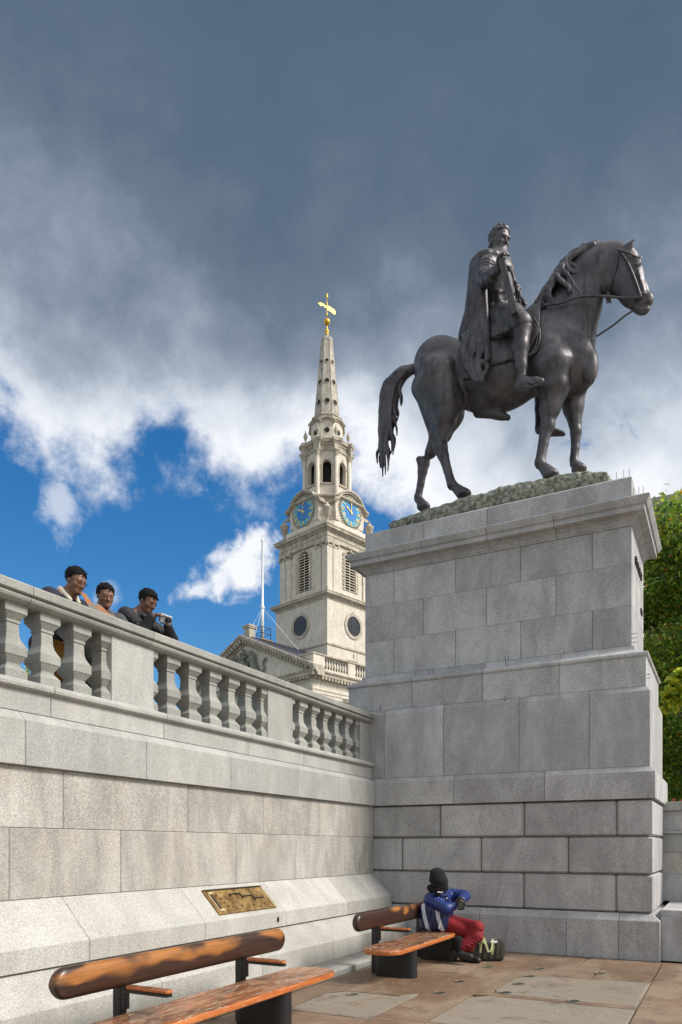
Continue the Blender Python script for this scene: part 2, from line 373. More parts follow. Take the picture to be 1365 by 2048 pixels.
def slab(poly, mat='pave', z=0.0, th=0.025):
    c = Vector((sum(p[0] for p in poly) / len(poly), sum(p[1] for p in poly) / len(poly)))
    def ring(d, zz):
        out = []
        for p in poly:
            v = Vector(p) - c; L = v.length; out.append((*(c + v * max(0, (L - d * 1.4) / L)), zz))
        return out
    m_ = MB(); m_.loft([ring(0.004, z - th), ring(0.004, z - 0.004), ring(0.009, z)])
    m_.build('paving_slab', M[mat], pave)
def rect(x0, x1, y0, y1): return [(x0, y0), (x1, y0), (x1, y1), (x0, y1)]
cols = [(-4.09, -2.86, [-3.2, -1.1, 1.2, 3.4, 5.95, 7.25, 8.62, 10.70]), (-2.85, -2.37, [-3.2, -.9, 1.6, 3.7, 6.1, 7.4, 8.72, 10.70]),
        (-2.36, -0.77, [-3.2, -1.2, 0.9, 2.9, 4.7]), (-0.76, 0.85, [-3.2, -1.0, 1.1, 3.2, 5.2, 7.1, 8.9, 10.72]), (0.86, 2.4, [-3.2, -.4, 2.2, 4.5, 6.4, 8.1, 9.7, 10.72]), (2.41, 4.2, [-3.2, 0, 3, 5.6, 8, 10.72])]
for x0, x1, ys in cols:
    for a, b in zip(ys, ys[1:]):
        if x0 == -4.09 and a == 5.95:
            slab([(-4.09, 5.95), (-3.72, 5.95), (-3.78, 6.78), (-3.62, 7.02), (-3.0, 7.05), (-2.86, 7.24), (-4.09, 7.24)]); slab([(-3.71, 5.96), (-2.87, 5.96), (-2.87, 7.2), (-3.0, 7.02), (-3.61, 7.0), (-3.77, 6.77)], 'pave_grey')
        else: slab(rect(x0, x1, a + .003, b - .003))
for p, m_ in [(rect(-2.36, -.77, 4.71, 6.1), 'pave'), ([(-2.35, 6.11), (-.77, 6.11), (-.77, 7.47), (-2.2, 7.47), (-2.35, 7.3)], 'pave_grey'), (rect(-2.36, -.77, 7.48, 7.62), 'pave'),
              ([(-2.16, 7.63), (-.78, 7.63), (-.80, 9.02), (-2.10, 8.86), (-2.22, 8.6), (-2.22, 7.8)], 'pave_grey'), ([(-2.36, 7.63), (-2.17, 7.63), (-2.23, 7.8), (-2.23, 8.6), (-2.12, 8.87), (-2.36, 8.9)], 'pave'),
              ([(-2.36, 8.91), (-2.1, 8.87), (-1.42, 8.96), (-1.42, 9.86), (-2.36, 9.86)], 'pave'), ([(-1.41, 8.96), (-.8, 9.03), (-.77, 9.4), (-.77, 9.86), (-1.41, 9.86)], 'pave'), (rect(-2.36, -1.72, 9.87, 10.70), 'pave'), (rect(-1.71, -.77, 9.87, 10.70), 'pave')]:
    slab(p, m_)
rim = plain('tarnished_stud_rim', (0.20, 0.18, 0.13), 0.5, 0.5); cap_ = plain('dark_stud_glass', (0.03, 0.033, 0.03), 0.35)
where = ['by the near leg of the far bench', 'nearest the camera in the middle row', 'second from the camera in the middle row', 'just below the tote bag', 'at the near left corner of the pale slab', 'second along the left edge of the pale slab', 'third along the left edge of the pale slab', 'farthest in the row by the pale slab', 'nearest the pedestal foot', 'in the brown strip before the pale slab']
for i, (x, y) in enumerate([(-3.47, 6.85), (-2.69, 7.35), (-2.71, 8.08), (-2.72, 9.24), (-2.08, 7.69), (-2.08, 8.25), (-2.08, 8.8), (-2.10, 9.39), (-1.37, 9.4), (-1.36, 7.58)]):
    s_ = empty('ground_light', (x, y, 0), 'round ground light in the paving ' + where[i], 'ground light', 'round lights sunk in the paving')
    m_ = MB(); m_.lathe([(.072, -.02), (.074, .004), (.070, .007), (.060, .007), (.058, .003)], x, y, 20); m_.build('rim', rim, s_)
    m_ = MB(); m_.lathe([(.057, -.02), (.057, .004), (.03, .006)], x, y, 20); m_.build('lens', cap_, s_)
# a few fallen leaves and gum specks
for i in range(26):
    x, y = random.uniform(-3.6, -0.6), random.uniform(5.9, 9.8); r = random.uniform(.006, .013); a = random.uniform(0, 6)
    m_ = MB(); q = [(x + r * k * math.cos(a + t), y + r * k * math.sin(a + t), .004 + .006 * (j % 2)) for j, (t, k) in enumerate([(0, 1.3), (1.1, .7), (2.2, 1), (3.3, .8), (4.4, 1), (5.4, .6)])]
    m_.loft([q, [(p[0], p[1], p[2] + .002) for p in q]])
    o = m_.build('fallen_leaf', plain('dry_yellow_leaf', (0.55, 0.40, 0.10), 0.8) if i == 0 else bpy.data.materials['dry_yellow_leaf'])
    tag(o, 'tiny dry yellow leaf lying on the brown paving', 'leaf', 'fallen leaves on the paving')

# ------------------------------------------------------------------ long terrace wall on the left (face looks towards +X)
wall = empty('terrace_wall', (-5.2, 4, 0), 'long pale granite retaining wall with a sloping plinth below the terrace', 'wall')
def course(name, prof, joints, mat, back=-5.45, c=0.007, smooth=False, z_top=None):
    """stones between joints; prof = [(X face, z)] bottom to top"""
    for a, b in zip(joints, joints[1:]):
        a, b = a + .0015, b - .0015; m_ = MB(); m_.loft([[(back, a, z), (x - c, a, z), (x, a + c, z), (x, b - c, z), (x - c, b, z), (back, b, z)] for x, z in prof])
        m_.build(name, M[mat], wall)
END = 10.80
core = MB(); core.box(-5.43, -5.105, -3.45, END, 0.2, 2.6); core.box(-5.43, -5.145, -3.45, END, 2.6, 2.9); core.box(-5.43, -4.80, -3.45, END - .01, 0.1, .60); core.box(-5.43, -4.47, -3.45, END - .11, 0.0, .10)
core.build('mortar_core', M['mortar'], wall)
g = 0.003
course('stone', [(-4.463, .10), (-4.46, .104), (-4.46, .340), (-4.464, .346), (-4.80, .583)], [-3.4, -1.6, 0.1, 1.8, 3.4, 5.05, 6.65, 8.28, 9.7, END - .1], 'plinth')
course('stone', [(-4.764, .588), (-4.76, .592), (-4.76, .766), (-4.764, .772), (-5.093, 1.116)], [-3.4, -1.9, -.1, 1.5, 2.9, 4.49, 6.04, 7.61, 9.25, 10.1, END + .002], 'plinth')
course('stone', [(-5.095, 1.119), (-5.09, 1.124), (-5.09, 1.699), (-5.094, 1.704)], [-3.4, -2.1, -.4, 1.0, 2.5, 3.965, 5.186, 7.036, 8.383, 9.791, END], 'wall')
course('stone', [(-5.094, 1.707), (-5.09, 1.711), (-5.09, 2.206), (-5.092, 2.209)], [-3.4, -1.2, .2, 1.7, 3.1, 4.505, 6.163, 7.601, 9.006, END], 'wall')
course('string_stone', [(-5.045, 2.212), (-5.04, 2.216), (-5.04, 2.578), (-5.044, 2.584), (-5.12, 2.655)], [-3.4, -2.4, -.9, .6, 2.3, 4.078, 5.481, 6.864, 8.352, 9.495, END - .03], 'wall_up')
course('dado_stone', [(-5.123, 2.66), (-5.12, 2.664), (-5.12, 2.842), (-5.085, 2.848), (-5.072, 2.858), (-5.068, 2.882), (-5.072, 2.905), (-5.085, 2.916), (-5.13, 2.92)], [-3.4, -2.0, -.3, 1.4, 2.95, 4.398, 5.821, 7.318, 8.635, 9.743, END + .03], 'wall_up')
course('kerb_stone', [(-4.105, 0.0), (-4.10, .006), (-4.10, .072), (-4.112, .084), (-4.47, .098)], [-3.4, -2.1, -.9, .3, 1.5, 2.8, 4.0, 5.15, 6.4, 7.45, 8.6, 9.6, 10.69], 'bal', back=-4.6)
# balustrade
bal = empty('balustrade', (-5.3, 4, 2.92), 'grey stone balustrade with square balusters along the terrace edge', 'balustrade')
BX = -5.19; W = 0.216
def baluster_mb(y0):
    p = [(0, 1.0), (.14, 1.0), (.145, .95), (.20, .72), (.205, .645), (.23, .645), (.235, .60), (.335, .97), (.337, 1.0), (.455, 1.0), (.457, .965), (.52, .77), (.56, .66), (.62, .59), (.76, .56), (.765, .64), (.795, .64), (.80, .60), (.885, .965), (.887, 1.0), (1.0, 1.0)]
    m_ = MB(); cy = y0 + W / 2; cx = BX - W / 2; rings = []
    for t, w in p:
        r = W / 2 * w; rings.append(octo(cx - r, cx + r, cy - r, cy + r, .004, 2.92 + t * .64))
    m_.loft(rings); return m_
first = baluster_mb(0).build('baluster', M['bal'], bal)
def put_bal(y):
    c = first.copy(); COL.objects.link(c); c.location = (first.location[0], y + W / 2, first.location[2]); return c
ys = [4.706, 4.35, 4.004, 3.65, 3.30, 2.95, 5.038, 5.60] + [5.954, 6.309, 6.676, 7.035, 7.38, 7.717, 8.31] + [8.652, 9.0, 9.345, 9.695, 10.045, 10.37]
ys += [2.62, 1.95] + [1.60 - .35 * i for i in range(6)]
first.location[1] = ys[0] + W / 2
for y in ys[1:]: put_bal(y)
for a, b in [(5.158, 5.735), (7.842, 8.44), (10.503, 10.87), (2.10, 2.72), (-1.0, -.4)]:
    m_ = MB(); m_.box(BX - W - .02, BX + .012, a, b, 2.92, 3.56, .004); m_.build('pier', M['wall_up'], bal)
rj = [-3.4, -1.7, .1, 1.5, 2.9, 4.2, 5.65, 6.767, 8.072, 9.412, 10.86]
for a, b in zip(rj, rj[1:]):
    pr = [(-5.175, 3.56), (-5.165, 3.563), (-5.150, 3.568), (-5.128, 3.585), (-5.118, 3.605), (-5.122, 3.622), (-5.13, 3.630), (-5.105, 3.634), (-5.095, 3.640), (-5.092, 3.700), (-5.098, 3.712), (-5.17, 3.722)]
    bk = -5.305 * 2
    m_ = MB(); rings = []
    full = pr + [(bk - x, z) for x, z in reversed(pr)]
    for y, d in ((a + .001, .004), (a + .005, 0), (b - .005, 0), (b - .001, .004)): rings.append([(x - d if x > -5.305 else x + d, y, z - (d if z > 3.65 else -d)) for x, z in full])
    m_.loft(rings[::-1]); m_.build('rail_stone', M['bal'], bal)

# ------------------------------------------------------------------ pedestal
ped = empty('statue_pedestal', (-3.29, 11.91, 0), 'huge stepped grey granite pedestal under the equestrian statue', 'pedestal')
PX0, PX1, PY = -5.782, -0.798, 10.71; PYB = 23.82 - PY
def tier(name, joints, prof, c=0.007, mat='ped', gap=.0022):
    """prof = [(inset from the plinth face, z)], joints = X positions between the two ends"""
    e = [None] + list(joints) + [None]
    for i in range(len(e) - 1):
        rings = []
        for d, z in prof:
            l, r = e[i], e[i + 1]
            x0 = PX0 + d if l is None else l + gap; x1 = PX1 - d if r is None else r - gap
            ca = .006 if l is None else c; cb = .006 if r is None else c
            rings.append(octo(x0, x1, PY + d, PYB - d, 0, z, (ca, cb, cb, ca)))
        m_ = MB(); m_.loft(rings); m_.build(name, M[mat], ped)
core = MB(); core.box(PX0 + .15, PX1 - .15, PY + .142, PYB - .16, 0.0, 2.2); core.box(PX0 + .20, PX1 - .20, PY + .20, PYB - .20, 2.2, 3.7); core.box(PX0 + .45, PX1 - .45, PY + .45, PYB - .45, 3.7, 6.5); core.build('mortar_core', M['mortar'], ped)
tier('stone', [-4.56, -3.29, -2.024, -1.321], [(0.003, 0.0), (0, .005), (0, .535), (.005, .545), (.10, .63), (.15, .631)])
def rust(j, z0, z1):
    q = .030; tier('rusticated_block', j, [(.15, z0 + .006), (.14, z0 + .007), (.10, z0 + q), (.10, z1 - q), (.14, z1 - .007), (.15, z1 - .006)], c=.032, gap=.006)
rust([-5.24, -3.95, -2.655, -1.37], .636, 1.164)
rust([-4.595, -3.30, -2.015], 1.166, 1.694)
rust([-3.95, -2.651, -1.36], 1.696, 2.208)
tier('string_stone', [-5.05, -3.714, -2.338], [(.064, 2.212), (.06, 2.216), (.06, 2.577), (.064, 2.583), (.125, 2.652)])
tier('stone', [-4.919, -3.909, -2.729, -1.731], [(.135, 2.655), (.131, 2.66), (.131, 3.694), (.135, 3.70), (.185, 3.768)])
tier('stone', [-4.456, -3.297, -2.158], [(.192, 3.771), (.188, 3.776), (.188, 4.180), (.172, 4.184), (.160, 4.196), (.156, 4.218), (.162, 4.238), (.176, 4.248), (.20, 4.252), (.33, 4.315), (.35, 4.345), (.355, 4.385), (.392, 4.395)])
da, db = [-4.863, -3.80, -2.77, -1.73], [-4.345, -3.297, -2.245]
for j, z0, z1 in [(da, 4.398, 4.968), (db, 4.970, 5.563), (da, 5.565, 6.095)]:
    tier('stone', j, [(.398, z0), (.395, z0 + .004), (.395, z1 - .004), (.398, z1)], c=.007)
tier('cornice_stone', [-4.30, -3.24, -2.24], [(.39, 6.10), (.385, 6.105), (.383, 6.125), (.372, 6.13), (.366, 6.150), (.350, 6.172), (.322, 6.188), (.312, 6.196), (.31, 6.214), (.255, 6.218), (.25, 6.228), (.212, 6.224), (.21, 6.228), (.21, 6.292), (.200, 6.296), (.198, 6.306), (.180, 6.310), (.176, 6.322), (.158, 6.352), (.144, 6.380), (.140, 6.388), (.140, 6.402), (.146, 6.408), (.39, 6.50)])
tier('blocking_stone', [-4.336, -3.288], [(.398, 6.503), (.395, 6.508), (.395, 6.79), (.40, 6.797), (.55, 6.875), (.60, 6.876)])
# bird wires and pins
pin = MB()
for xs, y, z, L in [([-5.15, -4.98, -4.86], 11.32, 6.83, .13), ([-1.42, -1.32, -1.25], 11.3, 6.86, .14), ([-1.17, -1.09, -1.03], 10.95, 6.42, .13), ([-4.2, -4.13], 10.98, 4.30, .09), ([-2.95, -2.93], 10.95, 4.28, .14), ([-2.1], 10.95, 4.30, .09), ([-5.0], 10.86, 3.75, .1), ([-2.95], 10.86, 3.74, .06)]:
    for x in xs: pin.tube([(x, y, z - .02), (x + random.uniform(-.02, .02), y, z + L)], .0035, 4)
for z in (4.44, 4.50, 4.56): pin.tube([(-1.20, 11.1, z), (-1.12, 11.1, z)], .004, 4)
for z in (3.88, 3.93): pin.tube([(-1.0, 10.95, z), (-.93, 10.93, z)], .004, 4)
tag(pin.build('bird_wire', M['iron'], ped), kind='stuff')
# raised bronze letters on the sunlit south face, read along +Y
def text_part(txt, size, depth, mat, parent, mat4, name='letter', sp=1.0):
    """each character its own raised solid"""
    cu = bpy.data.curves.new('t', 'FONT'); cu.size = size; cu.extrude = depth; cu.align_x = 'LEFT'; cu.resolution_u = 2
    dg = bpy.context.evaluated_depsgraph_get(); x = 0.0; outs = []
    for ch in txt:
        if ch == ' ': x += size * .38 * sp; continue
        cu.body = ch; o = bpy.data.objects.new('t', cu); COL.objects.link(o); dg.update(); me = o.evaluated_get(dg).to_mesh()
        v = np.array([p.co[:] for p in me.vertices]); f = [tuple(p.vertices) for p in me.polygons]
        w = v[:, 0].max() - v[:, 0].min(); v[:, 0] -= v[:, 0].min(); v[:, 0] += x; x += w + size * .13 * sp
        o.to_mesh_clear(); bpy.data.objects.remove(o); outs.append((v, f))
    for v, f in outs:
        v[:, 0] -= x / 2; add(name, v, f, mat, parent, xf=mat4)
    bpy.data.curves.remove(cu)
def frame(o, ax, ay, az):
    m4 = Matrix.Identity(4)
    for i, a in enumerate((ax, ay, az)):
        for j in range(3): m4[j][i] = a[j]
    for j in range(3): m4[j][3] = o[j]
    return m4
text_part('GEORGE IV', 0.17, 0.014, M['brass_dark'], ped, frame((-1.185, 11.91, 5.69), (0, 1, 0), (0, 0, 1), (1, 0, 0)), 'letter')
text_part('REX', 0.11, 0.012, M['brass_dark'], ped, frame((-1.185, 12.35, 5.18), (0, 1, 0), (0, 0, 1), (1, 0, 0)), 'letter')

# wall running away to the right of the pedestal
rw = empty('side_wall', (2, 12.6, 0), 'lower grey stone wall with coping, right of the pedestal foot', 'wall')
def rcourse(name, z0, z1, yf, x0, step, mat, off=0.0):
    x = x0
    while x < 14:
        b = x + step * (.8 + .4 * ((x * 7.3) % 1)); m_ = MB(); m_.box(x + .002, b - .002, yf, 13.2, z0 + .001, z1 - .001, .004); m_.build(name, M[mat], rw); x = b
rcourse('base_stone', 0.0, .60, 10.86, -.80, 1.4, 'ped'); 
for z0, z1, yf, m_, o in [(.60, .69, 10.88, 'ped', 0), (.69, 1.12, 12.70, 'ped', .3), (1.12, 1.46, 12.70, 'wall', .9), (1.46, 1.76, 12.72, 'wall_up', .2), (1.76, 1.80, 12.66, 'wall_up', 0), (1.80, 2.12, 12.72, 'ped', .5), (2.12, 2.26, 12.62, 'wall_up', 0)]:
    rcourse('coping' if z1 - z0 < .15 else 'stone', z0, z1, yf, -.95 if yf > 12 else -.80, 1.1 + o, m_)

# ------------------------------------------------------------------ brass plaques let into the plinth
def plaque(y0, y1, xa, za, xb, zb, label, detail=True):
    """from the upper edge (xa, za) down the slope to (xb, zb)"""
    dv = Vector((xb - xa, 0, zb - za)); L = dv.length; dv.normalize(); nrm = Vector((-dv.z, 0, dv.x))
    if nrm.x < 0: nrm = -nrm
    T = frame((xa, y0, za), (0, 1, 0), tuple(dv), tuple(nrm)); t = empty('brass_plaque', (xb, (y0 + y1) / 2, zb), label, 'plaque'); wd = y1 - y0
    def bx(name, u0, u1, v0, v1, n0, n1, mat, c=.002): m_ = MB(); m_.box(u0, u1, v0, v1, n0, n1, c); return m_.build(name, M[mat], t, xf=T)
    bx('plate', 0, wd, 0, L, -.01, .0045, 'brass')
    bx('frame_edge', 0, wd, 0, .018, .0045, .016, 'brass_dark'); bx('frame_edge', 0, wd, L - .014, L, .0045, .012, 'brass')
    bx('frame_edge', 0, .012, .02, L - .016, .0045, .014, 'brass'); bx('frame_edge', wd - .030, wd - .014, .02, L - .016, .0045, .016, 'brass_light'); bx('frame_edge', wd - .012, wd, .02, L - .016, .0045, .014, 'brass_dark')
    if not detail: return
    bx('slot', .075, .115, .075, L - .05, .0046, .008, 'brass_dark')
    for v in (.055, L - .055): bx('stop', .055, .125, v - .010, v + .014, .0046, .022, 'brass_light')
    bx('side_rule', .050, .062, .055, L - .05, .0046, .012, 'brass_light')
    bx('panel', .14, wd - .10, .10, L - .05, .0046, .0075, 'brass')
    u0, s_ = .40, (wd - .52) / 3; v = .085
    for i in range(3):
        bx('step_ridge', u0, u0 + s_, v, v + .014, .0076, .022, 'brass_dark')
        bx('step_ridge', u0 + s_ - .014, u0 + s_, v + .0145, v + .054, .0076, .022, 'brass_dark') if i < 2 else None
        bx('pin', u0 - .01, u0 + .012, v + .016, v + .034, .0076, .024, 'brass_dark'); u0 += s_; v += .045
    for u in (.16, .185, .21, .235): bx('pin', u, u + .012, .08 + (u - .16) * 2.2, .096 + (u - .16) * 2.2, .0046, .02, 'brass_dark')
    for u in (.30, .47, .70, .92): bx('pin', u, u + .014, L - .085, L - .068, .0076, .018, 'brass_dark')
plaque(6.33, 7.45, -5.045 + .004, 1.072, -4.803 + .004, .818, 'long worn brass measuring plaque with stepped ridges set into the upper plinth slope')
plaque(5.2, 6.34, -4.76, .565, -4.56, .428, 'smaller brass plate in the lower plinth slope behind the near bench', False)
m_ = MB(); m_.lathe([(.022, 0), (.024, .004), (.012, .008)], 0, 0, 10)
tag(m_.build('wall_stud', M['brass_dark'], None, xf=frame((-4.757, 7.42, .68), (0, 1, 0), (0, 0, 1.5), (1, 0, 0))), 'small dark oval metal stud on the plinth edge below the brass plaque', 'stud')

# ------------------------------------------------------------------ benches
def rrect(x0, x1, y0, y1, r, z, n=6):
    out = []
    for cx, cy, a0 in ((x1 - r, y0 + r, -90), (x1 - r, y1 - r, 0), (x0 + r, y1 - r, 90), (x0 + r, y0 + r, 180)):
        for i in range(n + 1): a = R(a0 + 90 * i / n); out.append((cx + r * math.cos(a), cy + r * math.sin(a), z))
    return out
def bench(yc, label):
    b = empty('bench', (-3.45, yc, 0), label, 'bench', 'wooden benches along the plinth')
    x0, x1 = -3.70, -3.22
    m_ = MB(); m_.loft([rrect(x0 + d, x1 - d, yc - 1.5 + d, yc + 1.5 - d, .20 - d, z) for d, z in ((.012, .335), (.002, .345), (0, .36), (0, .378), (.004, .389), (.014, .395))]); m_.build('seat', M['seat'], b)
    for dy in (-.86, .60):
        m_ = MB(); pts = []
        for k in range(28):
            a = 2 * math.pi * k / 28; pts.append((-3.50 + .26 * math.copysign(abs(math.cos(a)) ** .45, math.cos(a)), yc + dy + .095 * math.copysign(abs(math.sin(a)) ** .8, math.sin(a))))
        m_.loft([[(x, y, z) for x, y in pts] for z in (0.0, .334)]); m_.build('leg', M['iron'], b)
    # backrest: long rounded wooden bolster
    m_ = MB(); rings = []; hl = 1.365; n = 30
    for i in range(n + 1):
        q = min(i, n - i); e = .10 * (1 - math.cos(math.pi * min(q, 8) / 16)) if q <= 8 else .10 + (hl - .10) * (q - 8) / (n / 2 - 8); y = yc + (-hl + e if i <= n / 2 else hl - e)
        k = 1.0 if e > .0999 else math.sqrt(max(0.0, 1 - ((.10 - e) / .10) ** 2)); k = max(k, .04)
        ring = []
        for j in range(20):
            a = 2 * math.pi * j / 20; ca, sa = math.cos(a), math.sin(a)
            ring.append((-3.80 + .052 * (.55 + .45 * k) * math.copysign(abs(ca) ** .75, ca), y, .665 + .107 * k * math.copysign(abs(sa) ** .7, sa)))
        rings.append(ring)
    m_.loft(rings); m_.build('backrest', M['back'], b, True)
    for dy in (-.735, .735):
        m_ = MB(); m_.box(-3.875, -3.80, yc + dy - .035, yc + dy + .035, .0, .64, .006); m_.box(-3.80, -3.77, yc + dy - .03, yc + dy + .03, .395, .60, .004); m_.build('post', M['iron'], b)
        a = MB(); a.loft([rrect(-3.79, -3.37, yc + dy - .033, yc + dy + .033, .025, z, 3) for z in (.520, .538)]); arm = a.build('arm_bracket', M['iron'], b)
        a = MB(); a.loft([rrect(-3.765 + d, -3.37 - d, yc + dy - .036 + d, yc + dy + .036 - d, .025, z, 3) for d, z in ((.003, .545), (0, .549), (0, .562), (.005, .568))]); a.build('armrest', M['seat'], b)
    return b
bn = bench(4.635, 'long wooden bench nearest the camera, cut off by the bottom edge, nobody on it')
bf = bench(8.93, 'farther wooden bench by the pedestal, with the seated person in blue at its far end')
# ------------------------------------------------------------------ sculpting by signed distance + surface nets
class Sculpt:
    def __init__(s, lo, hi, h):
        s.h = h; s.lo = np.array(lo, float); n = np.ceil((np.array(hi, float) - s.lo) / h).astype(int) + 2
        s.n = n; s.F = np.full(n, 9.0, np.float32)
        s.ax = [(s.lo[i] + h * np.arange(n[i])).astype(np.float32) for i in range(3)]
    def win(s, lo, hi, m):
        a = np.maximum(np.floor((np.minimum(lo, hi) - m - s.lo) / s.h).astype(int), 0); b = np.minimum(np.ceil((np.maximum(lo, hi) + m - s.lo) / s.h).astype(int) + 1, s.n)
        if np.any(b <= a): return None
        sl = tuple(slice(a[i], b[i]) for i in range(3))
        return sl, s.ax[0][sl[0]][:, None, None], s.ax[1][sl[1]][None, :, None], s.ax[2][sl[2]][None, None, :]
    def blend(s, sl, d, k, sub=False):
        A = s.F[sl]
        if sub:
            d = -d; hh = np.maximum(k - np.abs(A - d), 0) / k if k > 0 else 0; s.F[sl] = np.maximum(A, d) + hh * hh * k * .25
        else:
            hh = np.maximum(k - np.abs(A - d), 0) / k if k > 0 else 0; s.F[sl] = np.minimum(A, d) - hh * hh * k * .25
    def cap(s, p, q, r1, r2=None, k=.03, sub=False, fy=1.0):
        """tapered capsule; fy < 1 flattens it across Y"""
        p, q = np.array(p, float), np.array(q, float); r2 = r1 if r2 is None else r2; R_ = max(r1, r2)
        w = s.win(np.minimum(p, q), np.maximum(p, q), R_ + k + 3 * s.h)
        if w is None: return s
        sl, X, Y, Z = w; d = q - p; L2 = max(float(d @ d), 1e-9)
        t = np.clip(((X - p[0]) * d[0] + (Y - p[1]) * d[1] + (Z - p[2]) * d[2]) / L2, 0, 1)
        D = np.sqrt((X - p[0] - t * d[0]) ** 2 + ((Y - p[1] - t * d[1]) / fy) ** 2 + (Z - p[2] - t * d[2]) ** 2) - (r1 + (r2 - r1) * t)
        s.blend(sl, D * (fy if fy < 1 else 1), k, sub); return s
    def chain(s, pts, rs, k=.03, fy=1.0):
        for i in range(len(pts) - 1): s.cap(pts[i], pts[i + 1], rs[i], rs[i + 1], k, fy=fy)
        return s
    def ell(s, c, r, k=.03, rot=None, sub=False):
        c = np.array(c, float); r = np.array(r, float); w = s.win(c - r.max(), c + r.max(), k + 3 * s.h)
        if w is None: return s
        sl, X, Y, Z = w; x, y, z = X - c[0], Y - c[1], Z - c[2]
        if rot is not None:
            A = np.array(rot); x, y, z = (A[0, 0] * x + A[1, 0] * y + A[2, 0] * z, A[0, 1] * x + A[1, 1] * y + A[2, 1] * z, A[0, 2] * x + A[1, 2] * y + A[2, 2] * z)
        k0 = np.sqrt((x / r[0]) ** 2 + (y / r[1]) ** 2 + (z / r[2]) ** 2); k1 = np.sqrt((x / r[0] ** 2) ** 2 + (y / r[1] ** 2) ** 2 + (z / r[2] ** 2) ** 2)
        s.blend(sl, k0 * (k0 - 1) / np.maximum(k1, 1e-6), k, sub); return s
    def mesh(s, name, mat, parent=None):
        F_ = s.F; ins = F_ < 0
        n = F_.shape; cn = (n[0] - 1, n[1] - 1, n[2] - 1)
        cnt = np.zeros(cn, np.int8)
        off = [(i, j, k) for i in (0, 1) for j in (0, 1) for k in (0, 1)]
        for i, j, k in off: cnt += ins[i:i + cn[0], j:j + cn[1], k:k + cn[2]]
        act = (cnt > 0) & (cnt < 8); idx = np.argwhere(act); N = len(idx)
        if N == 0: raise ValueError('empty sculpt ' + name)
        vid = np.full(cn, -1, np.int64); vid[act] = np.arange(N)
        acc = np.zeros((N, 3)); num = np.zeros(N)
        for a in range(3):
            o1, o2 = [x for x in range(3) if x != a]
            for u in (0, 1):
                for v in (0, 1):
                    c0 = np.zeros(3, int); c0[o1] = u; c0[o2] = v; c1 = c0.copy(); c1[a] = 1
                    f0 = F_[tuple((idx + c0).T)]; f1 = F_[tuple((idx + c1).T)]; m_ = (f0 < 0) != (f1 < 0)
                    t = np.where(m_, f0 / np.where(np.abs(f0 - f1) < 1e-9, 1, f0 - f1), 0)
                    p = np.tile(c0.astype(float), (N, 1)); p[:, a] = t
                    acc += p * m_[:, None]; num += m_
        V = (idx + acc / num[:, None]) * s.h + s.lo
        Q = []
        for a in range(3):
            o1, o2 = [(1, 2), (2, 0), (0, 1)][a]
            sl0 = [slice(1, -1)] * 3; sl0[a] = slice(0, n[a] - 1); sl1 = list(sl0); sl1[a] = slice(1, n[a])
            e0, e1 = ins[tuple(sl0)], ins[tuple(sl1)]
            for flip, mk in ((False, e0 & ~e1), (True, ~e0 & e1)):
                g_ = np.argwhere(mk)
                if not len(g_): continue
                g_ = g_ + 1; g_[:, a] -= 1
                def vi(d1, d2):
                    q = g_.copy(); q[:, o1] += d1; q[:, o2] += d2; return vid[tuple(q.T)]
                q = np.stack([vi(-1, -1), vi(0, -1), vi(0, 0), vi(-1, 0)], 1)
                Q.append(q[:, ::-1] if flip else q)
        Q = np.concatenate(Q)
        return add(name, V, Q, mat, parent, smooth=True)

